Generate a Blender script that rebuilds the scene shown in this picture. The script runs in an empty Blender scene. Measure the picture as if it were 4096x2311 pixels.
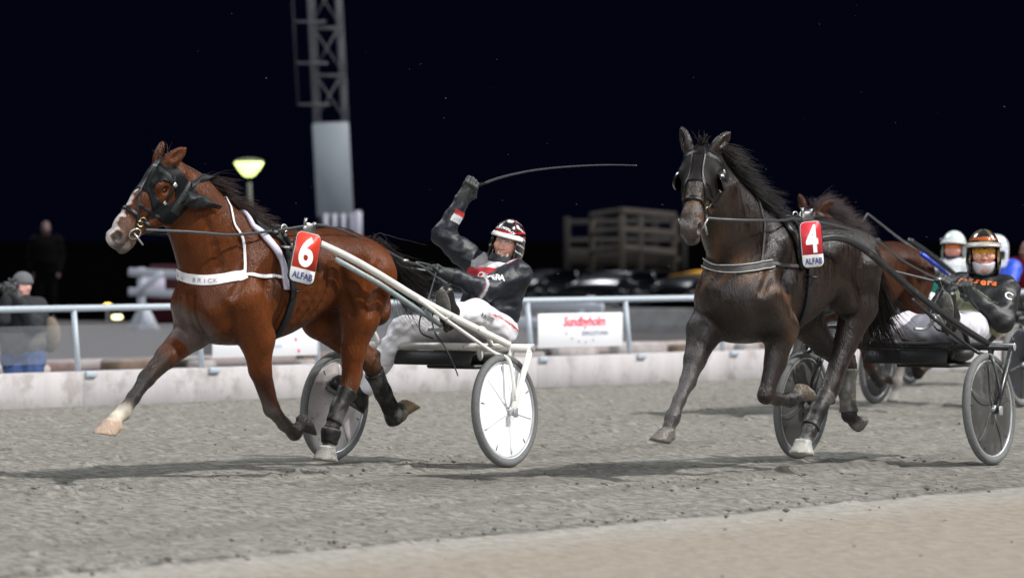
import bpy, math, random
import numpy as np
from mathutils import Vector, Matrix
random.seed(7); RNG = np.random.default_rng(11)
SC = bpy.context.scene; COL = SC.collection

# ------------------------------------------------------------------ camera
CH, FPX, HOR = 1.49, 4230.0, 238.5          # eye height, focal length and horizon row (in 1024 px picture units)
cam = bpy.data.cameras.new('camera'); camo = bpy.data.objects.new('camera', cam); COL.objects.link(camo)
camo.location = (0, 0, CH); camo.rotation_euler = (math.radians(90), 0, 0)
cam.sensor_width = 36; cam.lens = 36*FPX/1024; cam.shift_y = -(288.5-HOR)/1024
cam.clip_start = 1; cam.clip_end = 3000
cam.dof.use_dof = True; cam.dof.focus_distance = 27.3; cam.dof.aperture_fstop = 2.5
SC.camera = camo
SC.view_settings.view_transform = 'Standard'; SC.view_settings.look = 'None'
SC.view_settings.exposure = 1.10; SC.view_settings.gamma = 1

# ------------------------------------------------------------------ world: night sky over a floodlit track
W = bpy.data.worlds.new('World'); SC.world = W; W.use_nodes = True
wt = W.node_tree; wt.nodes.clear()
def wn(t, **k):
    n = wt.nodes.new(t)
    for a, b in k.items(): setattr(n, a, b)
    return n
geo = wn('ShaderNodeTexCoord')
sep = wn('ShaderNodeSeparateXYZ'); wt.links.new(geo.outputs['Generated'], sep.inputs[0])
def wmath(op, a, b=None, c=None):
    n = wn('ShaderNodeMath', operation=op)
    for i, v in enumerate((a, b, c)):
        if v is None: continue
        if isinstance(v, (int, float)): n.inputs[i].default_value = v
        else: wt.links.new(v, n.inputs[i])
    return n.outputs[0]
def wmix(acc, fac, col):
    m = wn('ShaderNodeMix', data_type='RGBA', blend_type='ADD'); m.inputs[0].default_value = 1
    s = wn('ShaderNodeVectorMath', operation='SCALE'); s.inputs[0].default_value = col
    wt.links.new(fac, s.inputs['Scale'])
    v = wn('ShaderNodeVectorMath', operation='ADD')
    if isinstance(acc, tuple): v.inputs[0].default_value = acc
    else: wt.links.new(acc, v.inputs[0])
    wt.links.new(s.outputs[0], v.inputs[1]); return v.outputs[0]
mr = wn('ShaderNodeMapRange', interpolation_type='SMOOTHSTEP')
mr.inputs[1].default_value = 0.22; mr.inputs[2].default_value = 0.8
wt.links.new(sep.outputs[2], mr.inputs[0])
acc = wmix((0.00035, 0.00055, 0.0024), mr.outputs[0], (0.07, 0.075, 0.085))      # added sky glow overhead, put in as fill light
FLOODS = [((-0.50, -0.75, 0.36), 12.5, 170), ((0.30, -0.90, 0.34), 15.0, 170), ((0.75, 0.30, 0.60), 15.0, 160), ((-0.55, 0.45, 0.70), 17.0, 160)]
for (fd, fs, fp) in FLOODS:                                                  # the track's other floodlight masts, drawn as soft lobes in the sky
    v = Vector(fd).normalized()
    dn = wn('ShaderNodeVectorMath', operation='DOT_PRODUCT'); wt.links.new(geo.outputs['Generated'], dn.inputs[0]); dn.inputs[1].default_value = v
    lob = wmath('MULTIPLY', wmath('POWER', wmath('MAXIMUM', dn.outputs['Value'], 0.0), float(fp)), fs)
    acc = wmix(acc, lob, (0.93, 0.97, 1.0))
bg = wn('ShaderNodeBackground'); wt.links.new(acc, bg.inputs[0]); bg.inputs[1].default_value = 1.0
wo = wn('ShaderNodeOutputWorld'); wt.links.new(bg.outputs[0], wo.inputs[0])

# ------------------------------------------------------------------ key light (main floodlight, right of the camera)
sun = bpy.data.lights.new('floodlight_key', 'SUN'); sun.energy = 2.0; sun.angle = math.radians(1.4); sun.color = (1, .97, .93)
suno = bpy.data.objects.new('floodlight_key', sun); COL.objects.link(suno)
suno.rotation_euler = Vector((-0.88, 0.30, -1.05)).to_track_quat('-Z', 'Y').to_euler()

# ------------------------------------------------------------------ frames: x forward, y to the driver's left, z up
class Frame:
    def __init__(s, deg, ox, oy, sc=1.0):
        t = math.radians(deg); s.sc = sc; s.O = np.array([ox, oy, 0.0])
        s.d = np.array([-math.sin(t), -math.cos(t), 0]); s.l = np.array([math.cos(t), -math.sin(t), 0])
        s.R = np.stack([s.d, s.l, np.array([0, 0, 1.0])]); s.rz = math.atan2(s.d[1], s.d[0])
    def loc(s, w): return (np.asarray(w, float)-s.O) @ s.R.T/s.sc
    def vec(s, w): return np.asarray(w, float) @ s.R.T/s.sc
    def wor(s, p): return np.asarray(p, float) @ s.R*s.sc + s.O
    def ray(s, px, py):
        r = np.array([(px-512)/FPX, 1, -(py-HOR)/FPX]); return s.loc((0, 0, CH)), s.vec(r)
    def U(s, px, py, y):                      # survey point: picture ray cut with the plane y = const of the team
        o, r = s.ray(px, py); t = (y-o[1])/r[1]; return o+t*r
WF = Frame(0, 0, 0); WF.R = np.eye(3); WF.d = WF.R[0]; WF.l = WF.R[1]; WF.rz = 0.0
F6 = Frame(34, -.618, 28.0); F4 = Frame(32, 2.554, 28.28); F3 = Frame(29.4, 3.91, 37.95); F1 = Frame(29.4, 4.72, 43.2)
def at(px, py, Y): return np.array([(px-512)/FPX*Y, Y, CH-(py-HOR)/FPX*Y])
def N(v): v = np.asarray(v, float); return v/np.linalg.norm(v)

# ------------------------------------------------------------------ materials
MATS = {}
def mat(name, col, rough=.6, metal=0, spec=.5, noise=0, nscale=30, bump=0, bscale=80, stretch=(1, 1, 1), coat=0, vcol=False, alpha=1, emit=0, emitc=None, dirt=None, trans=0, rvar=0, rscale=7):
    if name in MATS: return MATS[name]
    m = bpy.data.materials.new(name); m.use_nodes = True; nt = m.node_tree; b = nt.nodes['Principled BSDF']
    def n(t, **k):
        x = nt.nodes.new(t)
        for a, v in k.items(): setattr(x, a, v)
        return x
    b.inputs['Roughness'].default_value = rough; b.inputs['Metallic'].default_value = metal
    b.inputs['Specular IOR Level'].default_value = spec; b.inputs['Coat Weight'].default_value = coat
    b.inputs['Coat Roughness'].default_value = .15; b.inputs['Alpha'].default_value = alpha
    b.inputs['Transmission Weight'].default_value = trans
    b.inputs['Base Color'].default_value = (*col, 1)
    if emit: b.inputs['Emission Color'].default_value = (*(emitc or col), 1); b.inputs['Emission Strength'].default_value = emit
    tc = n('ShaderNodeTexCoord'); mp = n('ShaderNodeMapping'); mp.inputs['Scale'].default_value = stretch
    nt.links.new(tc.outputs['Object'], mp.inputs[0])
    src = None
    if vcol:
        a = n('ShaderNodeAttribute', attribute_name='col'); src = a.outputs['Color']
    if noise:
        tx = n('ShaderNodeTexNoise'); tx.inputs['Scale'].default_value = nscale; tx.inputs['Detail'].default_value = 5; nt.links.new(mp.outputs[0], tx.inputs[0])
        r = n('ShaderNodeMapRange'); r.inputs[1].default_value = .3; r.inputs[2].default_value = .7; r.inputs[3].default_value = 1-noise; r.inputs[4].default_value = 1+noise
        nt.links.new(tx.outputs['Fac'], r.inputs[0])
        v = n('ShaderNodeVectorMath', operation='SCALE'); nt.links.new(r.outputs[0], v.inputs['Scale'])
        if src is None: v.inputs[0].default_value = col
        else: nt.links.new(src, v.inputs[0])
        src = v.outputs[0]
    if dirt:                                            # splashed mud / rust patches with a shape of their own
        dc, damt, dsc = dirt
        t2 = n('ShaderNodeTexNoise'); t2.inputs['Scale'].default_value = dsc; t2.inputs['Detail'].default_value = 8; t2.inputs['Roughness'].default_value = .65; nt.links.new(tc.outputs['Object'], t2.inputs[0])
        r2 = n('ShaderNodeMapRange'); r2.inputs[1].default_value = 1-damt-.06; r2.inputs[2].default_value = 1-damt+.06; nt.links.new(t2.outputs['Fac'], r2.inputs[0])
        mx = n('ShaderNodeMix', data_type='RGBA'); nt.links.new(r2.outputs[0], mx.inputs[0])
        if src is None: mx.inputs[6].default_value = (*col, 1)
        else: nt.links.new(src, mx.inputs[6])
        mx.inputs[7].default_value = (*dc, 1); src = mx.outputs[2]
    if src is not None: nt.links.new(src, b.inputs['Base Color'])
    if rvar:
        t4 = n('ShaderNodeTexNoise'); t4.inputs['Scale'].default_value = rscale; t4.inputs['Detail'].default_value = 6; nt.links.new(mp.outputs[0], t4.inputs[0])
        r4 = n('ShaderNodeMapRange'); r4.inputs[1].default_value = .35; r4.inputs[2].default_value = .65; r4.inputs[3].default_value = rough-rvar; r4.inputs[4].default_value = rough+rvar
        nt.links.new(t4.outputs['Fac'], r4.inputs[0]); nt.links.new(r4.outputs[0], b.inputs['Roughness'])
    if bump:
        t3 = n('ShaderNodeTexNoise'); t3.inputs['Scale'].default_value = bscale; t3.inputs['Detail'].default_value = 6; nt.links.new(mp.outputs[0], t3.inputs[0])
        bp = n('ShaderNodeBump'); bp.inputs['Strength'].default_value = bump; bp.inputs['Distance'].default_value = .01
        nt.links.new(t3.outputs['Fac'], bp.inputs['Height']); nt.links.new(bp.outputs[0], b.inputs['Normal']); nt.links.new(bp.outputs[0], b.inputs['Coat Normal'])
    MATS[name] = m; return m

# ------------------------------------------------------------------ objects
def tag(o, label=None, cat=None, group=None, kind=None):
    if label: o['label'] = label
    if cat: o['category'] = cat
    if group: o['group'] = group
    if kind: o['kind'] = kind
    return o
def raw_mesh(name, V, F, smooth=True, cols=None):
    V = np.asarray(V, np.float32); me = bpy.data.meshes.new(name)
    if isinstance(F, np.ndarray) and F.ndim == 2:
        n, k = F.shape
        me.vertices.add(len(V)); me.vertices.foreach_set('co', V.ravel())
        me.loops.add(n*k); me.loops.foreach_set('vertex_index', F.astype(np.int32).ravel())
        me.polygons.add(n); me.polygons.foreach_set('loop_start', np.arange(0, n*k, k, dtype=np.int32))
        me.update(calc_edges=True)
    else:
        me.from_pydata([tuple(map(float, v)) for v in V], [], [tuple(int(i) for i in f) for f in F]); me.update()
    if len(me.polygons): me.polygons.foreach_set('use_smooth', [smooth]*len(me.polygons))
    if cols is not None:
        a = me.color_attributes.new('col', 'FLOAT_COLOR', 'POINT')
        c = np.ones((len(V), 4), np.float32); c[:, :3] = cols; a.data.foreach_set('color', c.ravel())
    me.validate(); return me
class Thing:
    """A top-level Empty at the thing's base; parts are given in the frame's local coordinates."""
    def __init__(s, name, label, cat, fr=WF, base=(0, 0, 0), group=None, kind=None):
        s.fr = fr; s.base = np.array(base, float)
        s.o = bpy.data.objects.new(name, None); COL.objects.link(s.o)
        s.o.empty_display_size = .1
        s.o.location = fr.wor(s.base); s.o.rotation_euler = (0, 0, fr.rz); s.o.scale = (fr.sc,)*3; tag(s.o, label, cat, group, kind)
    def part(s, name, VF, m, parent=None, smooth=True, label=None, kind=None):
        V, F = VF[0], VF[1]; cols = VF[2] if len(VF) > 2 else None
        me = raw_mesh(name, np.asarray(V, float)-s.base, F, smooth and not any(k in name for k in ('strap', 'collar', 'girth', 'band')), cols); me.materials.append(m)
        o = bpy.data.objects.new(name, me); COL.objects.link(o); o.parent = parent or s.o
        tag(o, label, None, None, kind); return o
def single(name, label, cat, fr, VF, m, base=(0, 0, 0), group=None, kind=None, smooth=True):
    V, F = VF[0], VF[1]; cols = VF[2] if len(VF) > 2 else None
    me = raw_mesh(name, np.asarray(V, float)-np.array(base, float), F, smooth, cols); me.materials.append(m)
    o = bpy.data.objects.new(name, me); COL.objects.link(o); o.location = fr.wor(base); o.rotation_euler = (0, 0, fr.rz); o.scale = (fr.sc,)*3
    return tag(o, label, cat, group, kind)
def dup(root, fr_from, fr_to, label):                    # copy of a thing with its parts and sub-parts
    r = root.copy(); COL.objects.link(r); p = fr_from.loc(root.location)
    r.location = fr_to.wor(p); r.rotation_euler = (0, 0, fr_to.rz); r['label'] = label
    for ch in root.children:
        c = ch.copy(); COL.objects.link(c); c.parent = r
        for g in ch.children:
            q = g.copy(); COL.objects.link(q); q.parent = c
    return r

# ------------------------------------------------------------------ plain shapes
def merge(*parts):
    V, F, n = [], [], 0
    for p in parts:
        v, f = p[0], p[1]; V.append(np.asarray(v, float)); F += [tuple(int(i)+n for i in q) for q in f]; n += len(v)
    return np.concatenate(V), F
def catmull(P, n=6, closed=False):
    P = np.asarray(P, float); L = len(P); out = []
    rng = range(L if closed else L-1)
    for i in rng:
        g = (lambda j: P[j % L]) if closed else (lambda j: P[min(max(j, 0), L-1)])
        p0, p1, p2, p3 = g(i-1), g(i), g(i+1), g(i+2)
        for t in np.arange(n)/n:
            out.append(.5*((2*p1)+(-p0+p2)*t+(2*p0-5*p1+4*p2-p3)*t*t+(-p0+3*p1-3*p2+p3)*t**3))
    if not closed: out.append(P[-1])
    return np.array(out)
def frames_along(P, up=None, closed=False):
    P = np.asarray(P, float)
    T = (np.roll(P, -1, 0)-np.roll(P, 1, 0)) if closed else np.gradient(P, axis=0)
    T /= np.linalg.norm(T, axis=1)[:, None]+1e-12
    u = np.array(up if up is not None else ([0, 0, 1] if abs(T[0][2]) < .9 else [1, 0, 0]), float); A, B = [], []
    for t in T:
        a = u-t*(u@t); a /= np.linalg.norm(a)+1e-12; A.append(a); B.append(np.cross(t, a)); u = a if up is None else np.array(up, float)
    return T, np.array(A), np.array(B)
def tube(P, r, n=10, caps=True, closed=False, flat=None):
    """swept round tube; r scalar or per point; flat = (up vector, scale along it)"""
    P = np.asarray(P, float); m = len(P); r = np.broadcast_to(np.asarray(r, float), (m,))
    T, A, B = frames_along(P, flat[0] if flat else None, closed); sa = flat[1] if flat else 1
    ang = np.arange(n)*2*math.pi/n
    V = (P[:, None]+r[:, None, None]*(np.cos(ang)[None, :, None]*A[:, None]*sa+np.sin(ang)[None, :, None]*B[:, None])).reshape(-1, 3)
    F = []
    for i in range(m if closed else m-1):
        i2 = (i+1) % m
        for j in range(n):
            F.append((i*n+j, i*n+(j+1) % n, i2*n+(j+1) % n, i2*n+j))
    if caps and not closed: F += [tuple(range(n))[::-1], tuple((m-1)*n+j for j in range(n))]
    return V, F
def bar(a, b, r, n=10): return tube([a, b], r, n)
def box(c, s, ax=None, bev=0):
    c = np.array(c, float); h = np.array(s, float)/2
    ax = np.eye(3) if ax is None else np.array(ax, float)
    if bev <= 0:
        V = np.array([[x, y, z] for x in (-1, 1) for y in (-1, 1) for z in (-1, 1)], float)*h
        F = [(0, 1, 3, 2), (4, 6, 7, 5), (0, 4, 5, 1), (2, 3, 7, 6), (0, 2, 6, 4), (1, 5, 7, 3)]
    else:
        V, F = rbox_local(h*2, bev)
    return V @ ax + c, F
def rbox_local(s, bev):
    h = np.array(s, float)/2; b = min(bev, h.min()*.95); V, F = [], []
    idx = {}
    for sx in (-1, 1):
        for sy in (-1, 1):
            for sz in (-1, 1):
                for k in range(3):
                    p = np.array([sx, sy, sz], float)*h; q = p.copy()
                    for j in range(3):
                        if j != k: q[j] -= np.sign(p[j])*b
                    idx[(sx, sy, sz, k)] = len(V); V.append(q)
    I = lambda x, y, z, k: idx[(x, y, z, k)]
    for k in range(3):
        a, c = [j for j in range(3) if j != k]
        for s_ in (-1, 1):
            q = []
            for (u, v) in ((-1, -1), (1, -1), (1, 1), (-1, 1)):
                t = [0, 0, 0]; t[k] = s_; t[a] = u; t[c] = v; q.append(I(*t, k))
            F.append(q)
    for k in range(3):
        a, c = [j for j in range(3) if j != k]
        for u in (-1, 1):
            for v in (-1, 1):
                t0 = [0, 0, 0]; t1 = [0, 0, 0]; t0[k] = -1; t1[k] = 1
                for t in (t0, t1): t[a] = u; t[c] = v
                F.append([I(*t0, a), I(*t0, c), I(*t1, c), I(*t1, a)])
    for sx in (-1, 1):
        for sy in (-1, 1):
            for sz in (-1, 1): F.append([I(sx, sy, sz, 0), I(sx, sy, sz, 1), I(sx, sy, sz, 2)])
    V = np.array(V); G = []
    for f in F:
        c = V[list(f)].mean(0); n = np.cross(V[f[1]]-V[f[0]], V[f[2]]-V[f[0]]); G.append(tuple(f) if n@c > 0 else tuple(f[::-1]))
    return V, G
def lathe(prof, c, ax, n=40, closed=False):
    """prof = [(radius, offset along axis)]"""
    ax = N(ax); u = N(np.cross(ax, [0, 0, 1] if abs(ax[2]) < .9 else [1, 0, 0])); v = np.cross(ax, u); c = np.array(c, float)
    V, F = [], []; m = len(prof)
    for (r, h) in prof:
        for j in range(n):
            a = 2*math.pi*j/n; V.append(c+ax*h+r*(math.cos(a)*u+math.sin(a)*v))
    for i in range(m if closed else m-1):
        i2 = (i+1) % m
        for j in range(n): F.append((i*n+j, i*n+(j+1) % n, i2*n+(j+1) % n, i2*n+j))
    return np.array(V), F
def torus(c, ax, R, r, n=40, m=10): return lathe([(R+r*math.cos(2*math.pi*k/m), r*math.sin(2*math.pi*k/m)) for k in range(m)], c, ax, n, True)
def ball(c, r, n=12, ax=None):
    r = np.broadcast_to(np.asarray(r, float), (3,)); V, F = [], []
    for i in range(n+1):
        th = math.pi*i/n
        for j in range(2*n):
            ph = math.pi*j/n; V.append([math.sin(th)*math.cos(ph), math.sin(th)*math.sin(ph), math.cos(th)])
    for i in range(n):
        for j in range(2*n): F.append((i*2*n+j, (i+1)*2*n+j, (i+1)*2*n+(j+1) % (2*n), i*2*n+(j+1) % (2*n)))
    V = np.array(V)*r
    if ax is not None: V = V @ np.array(ax)
    return V+np.array(c, float), F
_txt = {}
def text_mesh(s, size=1, bold=0.0, shear=0.0, depth=.0):
    key = (s, bold, shear, depth)
    if key not in _txt:
        cu = bpy.data.curves.new('lettering', 'FONT'); cu.body = s; cu.align_x = 'CENTER'; cu.align_y = 'CENTER'; cu.offset = bold; cu.shear = shear; cu.extrude = depth; cu.resolution_u = 4
        o = bpy.data.objects.new('lettering', cu); COL.objects.link(o); dg = bpy.context.evaluated_depsgraph_get(); dg.update()
        me = bpy.data.meshes.new_from_object(o.evaluated_get(dg))
        V = np.array([v.co[:] for v in me.vertices]); F = [tuple(p.vertices) for p in me.polygons]
        bpy.data.objects.remove(o); bpy.data.curves.remove(cu); bpy.data.meshes.remove(me); _txt[key] = (V, F)
    V, F = _txt[key]; return V*size, F
def place2d(VF, c, ux, uy, off=0):                       # flat shape in (x,y) put on a plane
    ux, uy = N(ux), N(uy); n = np.cross(ux, uy); V = np.asarray(VF[0], float)
    return np.array(c)+V[:, :1]*ux+V[:, 1:2]*uy+(V[:, 2:3]+off)*n, VF[1]
def rrect(w, h, r, n=6):
    P = []
    for (cx, cy, a0) in ((w/2-r, h/2-r, 0), (-w/2+r, h/2-r, 90), (-w/2+r, -h/2+r, 180), (w/2-r, -h/2+r, 270)):
        for k in range(n+1): a = math.radians(a0+90*k/n); P.append((cx+r*math.cos(a), cy+r*math.sin(a)))
    return P
def prism2d(P, d0, d1):
    n = len(P); V = [(x, y, d0) for x, y in P]+[(x, y, d1) for x, y in P]
    F = [tuple(range(n))[::-1], tuple(range(n, 2*n))]+[(i, (i+1) % n, n+(i+1) % n, n+i) for i in range(n)]
    return np.array(V, float), F

# ------------------------------------------------------------------ distance-field modelling of bodies and cloth
def smin(a, b, k):
    h = np.maximum(k-np.abs(a-b), 0)/k; return np.minimum(a, b)-h*h*k*.25
class Body:
    def __init__(s): s.P = []; s.disp = None
    def add(s, fn, lo, hi, k=.03, col=(1, 1, 1), op='u'):
        s.P.append((fn, np.array(lo, float), np.array(hi, float), k, np.array(col, float), op)); return s
    def cone(s, a, b, ra, rb, k=.03, col=(1, 1, 1), side=None, sc=1, op='u'):
        a, b = np.array(a, float), np.array(b, float); ba = b-a; L = ba@ba+1e-9; sd = None if side is None else N(side)
        def fn(p):
            q = p-a; t = np.clip((q@ba)/L, 0, 1); q = q-t[..., None]*ba
            if sd is not None: q = q+(q@sd)[..., None]*sd*(1/sc-1)
            d = np.sqrt((q*q).sum(-1))-(ra+(rb-ra)*t)
            return d*(min(1, sc) if sd is not None else 1)
        R = max(ra, rb)*max(1, sc)
        return s.add(fn, np.minimum(a, b)-R, np.maximum(a, b)+R, k, col, op)
    def chain(s, pts, rs, k=.03, col=(1, 1, 1), side=None, sc=1):
        for i in range(len(pts)-1): s.cone(pts[i], pts[i+1], rs[i], rs[i+1], k, col, side, sc)
        return s
    def ell(s, c, r, ax=None, k=.03, col=(1, 1, 1), op='u'):
        c, r = np.array(c, float), np.array(r, float)*np.ones(3); A = np.eye(3) if ax is None else np.array([N(v) for v in ax])
        def fn(p):
            q = (p-c) @ A.T; k0 = np.sqrt(((q/r)**2).sum(-1)); k1 = np.sqrt(((q/r**2)**2).sum(-1))+1e-9
            return k0*(k0-1)/k1
        R = r.max(); return s.add(fn, c-R, c+R, k, col, op)
    def ev(s, p, upto=None):
        p = np.asarray(p, float); d = np.full(p.shape[:-1], 1e3)
        for (fn, lo, hi, k, c, op) in s.P:
            di = fn(p); d = smin(d, di, k) if op == 'u' else -smin(-d, di, k)
        if s.disp is not None: d = d+s.disp(p)
        return d
    def grad(s, p, e=.004):
        p = np.asarray(p, float); g = np.stack([s.ev(p+np.eye(3)[i]*e)-s.ev(p-np.eye(3)[i]*e) for i in range(3)], -1)
        return g/(np.linalg.norm(g, axis=-1, keepdims=True)+1e-9)
    def snap(s, p, off=0, it=7):
        p = np.array(p, float)
        for _ in range(it):
            g = s.grad(p); p = p-g*((s.ev(p)-off)*.8)[..., None]
        return p
    def hit(s, fr, px, py, t0=None):
        o, r = fr.ray(px, py); n = np.linalg.norm(r); lo = min(q[1].min() for q in s.P)
        tt = np.linspace(-2.6, 1.8, 900)+((-o[:2])@r[:2]/(r[:2]@r[:2])); pts = o+tt[:, None]*r; d = s.ev(pts)
        i = np.where(d < 0)[0]
        if len(i) == 0: i = [int(np.argmin(d))]
        return s.snap(pts[i[0]], 0, 4)
    def hits(s, fr, L): return np.array([s.hit(fr, *q) for q in L])
    def mesh(s, h=.01, clip=None, off=0, smooth=2, cs=.012, recol=None, pad=.03, keep=None):
        lo = np.min([q[1] for q in s.P if q[5] == 'u'], 0)-pad-off; hi = np.max([q[2] for q in s.P if q[5] == 'u'], 0)+pad+off
        if clip is not None and keep is not None: lo = np.maximum(lo, keep[0]); hi = np.minimum(hi, keep[1])
        n = np.ceil((hi-lo)/h).astype(int)+2; D = np.full(n, 1e3, np.float32)
        def block(l, u):
            i0 = np.clip(np.floor((l-lo)/h).astype(int), 0, n-1); i1 = np.clip(np.ceil((u-lo)/h).astype(int)+1, 0, n)
            if np.any(i1 <= i0): return None
            X = np.stack(np.meshgrid(*[lo[a]+h*np.arange(i0[a], i1[a]) for a in range(3)], indexing='ij'), -1)
            return tuple(slice(i0[a], i1[a]) for a in range(3)), X
        for (fn, l, u, k, c, op) in s.P:
            e = k+3*h+off; bl = block(l-e, u+e)
            if bl is None: continue
            sl, X = bl; di = fn(X)
            D[sl] = smin(D[sl], di, k) if op == 'u' else -smin(-D[sl], di, k)
        if s.disp is not None or clip is not None:
            bl = block(lo, hi); sl, X = bl
            near = np.abs(D[sl]) < 6*h+off+.05; pts = X[near]; v = D[sl][near].astype(float)
            if s.disp is not None: v = v+s.disp(pts)
            v = v-off
            if clip is not None: v = np.maximum(v, clip(pts))
            blk = D[sl]-off; blk[near] = v; D[sl] = blk
        else: D -= off
        V, F = surface_nets(D, lo, h)
        for _ in range(smooth): V = lap(V, F)
        cols = s.colors(V, cs)
        if recol is not None: cols = recol(V, cols)
        return V, F, cols
    def colors(s, V, cs=.012):
        acc = np.zeros((len(V), 3)); w = np.zeros(len(V))+1e-12
        for (fn, l, u, k, c, op) in s.P:
            if op != 'u': continue
            m = np.all((V > l-.08) & (V < u+.08), 1)
            if not m.any(): continue
            wi = np.exp(-np.clip(fn(V[m]), -.02, .3)/cs); acc[m] += wi[:, None]*c; w[m] += wi
        return acc/w[:, None]
def surface_nets(D, lo, h):
    ins = D < 0; n = np.array(D.shape); c = n-1
    s = np.zeros(c, np.uint8)
    for dx in (0, 1):
        for dy in (0, 1):
            for dz in (0, 1): s += ins[dx:dx+c[0], dy:dy+c[1], dz:dz+c[2]]
    I, J, K = np.where((s > 0) & (s < 8)); idx = np.full(c, -1, np.int64); idx[I, J, K] = np.arange(len(I))
    acc = np.zeros((len(I), 3)); cnt = np.zeros(len(I)); cor = [(a, b, d) for a in (0, 1) for b in (0, 1) for d in (0, 1)]
    vals = {q: D[I+q[0], J+q[1], K+q[2]].astype(float) for q in cor}
    for q in cor:
        for a in range(3):
            if q[a] == 0:
                r = list(q); r[a] = 1; r = tuple(r); v0, v1 = np.clip(vals[q], -1, 1), np.clip(vals[r], -1, 1); m = (v0 < 0) != (v1 < 0)
                t = np.where(m, v0/(v0-v1+1e-20), 0); p = np.array(q, float)[None].repeat(len(I), 0); p[:, a] += t
                acc += p*m[:, None]; cnt += m
    V = (acc/cnt[:, None]+np.stack([I, J, K], 1))*h+lo; F = []
    for a in range(3):
        b, d = (a+1) % 3, (a+2) % 3
        sl0 = [slice(None)]*3; sl1 = [slice(None)]*3; sl0[a] = slice(0, -1); sl1[a] = slice(1, None)
        x, y = ins[tuple(sl0)], ins[tuple(sl1)]
        E = np.array(np.where(x != y)).T
        E = E[(E[:, b] > 0) & (E[:, d] > 0) & (E[:, b] < n[b]-1) & (E[:, d] < n[d]-1)]
        if len(E) == 0: continue
        fl = x[E[:, 0], E[:, 1], E[:, 2]]
        def g(db, dd): q = E.copy(); q[:, b] -= db; q[:, d] -= dd; return idx[q[:, 0], q[:, 1], q[:, 2]]
        Q = np.stack([g(1, 1), g(0, 1), g(0, 0), g(1, 0)], 1); Q[~fl] = Q[~fl][:, ::-1]; F.append(Q[(Q >= 0).all(1)])
    return V, (np.concatenate(F) if F else np.zeros((0, 4), int))
def keep_largest(V, F):
    lab = np.arange(len(V)); E = np.concatenate([F[:, [0, 1]], F[:, [1, 2]], F[:, [2, 3]]])
    while True:
        n = lab.copy(); np.minimum.at(n, E[:, 0], lab[E[:, 1]]); np.minimum.at(n, E[:, 1], lab[E[:, 0]]); n = n[n]
        if (n == lab).all(): break
        lab = n
    u, c = np.unique(lab, return_counts=True); k = lab == u[c.argmax()]; ix = np.cumsum(k)-1
    return V[k], ix[F[k[F].all(1)]]
def lap(V, F, f=.5):
    acc = np.zeros_like(V); cnt = np.zeros(len(V))
    for a, b in ((0, 1), (1, 2), (2, 3), (3, 0)):
        for u, v in ((F[:, a], F[:, b]), (F[:, b], F[:, a])):
            for c in range(3): acc[:, c] += np.bincount(u, V[v, c], len(V))
            cnt += np.bincount(u, None, len(V))
    return V+(acc/np.maximum(cnt, 1)[:, None]-V)*f
def strap(body, P, w, th=.006, n=6, off=.003, closed=False, snap=True, sm=True):
    """leather strap laid on a body: P are points near its surface"""
    C = catmull(P, n, closed) if sm else np.asarray(P, float)
    def relax(Q, it=10):
        for _ in range(it):
            M = (np.roll(Q, 1, 0)+np.roll(Q, -1, 0))/2
            if not closed: M[0], M[-1] = Q[0], Q[-1]
            Q = Q+.5*(M-Q)
        return Q
    def push(Q):                                            # a taut strap bridges hollows but never sinks in
        for _ in range(4): Q = Q+body.grad(Q)*np.maximum(off-body.ev(Q), 0)[:, None]
        return Q
    if snap: C = push(relax(body.snap(C, off)))
    T, _, _ = frames_along(C, None, closed); G = body.grad(C); B = np.cross(G, T); B /= np.linalg.norm(B, axis=1)[:, None]+1e-9; G = np.cross(T, B)
    rows = []
    for u in (-.5, 0, .5):
        Q = C+B*w*u
        if snap: Q = push(relax(Q+body.grad(Q)*np.clip(off-body.ev(Q), -.010, .03)[:, None], 4))
        rows.append(Q)
    lo = rows; hi = [Q+G*th for Q in rows]; m = len(C)
    ring = [lo[0], hi[0], hi[1]+G*th*.25, hi[2], lo[2]]; V = np.stack(ring, 1).reshape(-1, 3); k = 5; F = []
    for i in range(m if closed else m-1):
        i2 = (i+1) % m
        for j in range(k): F.append((i*k+j, i2*k+j, i2*k+(j+1) % k, i*k+(j+1) % k))
    if not closed: F += [tuple(range(k)), tuple((m-1)*k+j for j in range(k))[::-1]]
    return V, F
def letters_on(body, fr, s, pix, size, bold=.02, off=.004, flip=1):
    """lettering laid letter by letter on a surface, following survey pixels"""
    C = catmull(pix, 30); seg = np.r_[0, np.cumsum(np.linalg.norm(np.diff(C, axis=0), axis=1))]; out = []
    for i, ch in enumerate(s):
        if ch == ' ': continue
        q = np.array([np.interp((i+.5)/len(s)*seg[-1], seg, C[:, j]) for j in range(2)]); q2 = np.array([np.interp((i+.8)/len(s)*seg[-1], seg, C[:, j]) for j in range(2)])
        a, b = body.hit(fr, *q), body.hit(fr, *q2); n = body.grad(a[None])[0]; t = b-a; t = N(t-n*(t@n)); u = np.cross(n, t)
        V, F = text_mesh(ch, size, bold)
        P = a+V[:, :1]*t+V[:, 1:2]*u
        out.append((body.snap(P, off, 3), F))
    return merge(*out)
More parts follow.
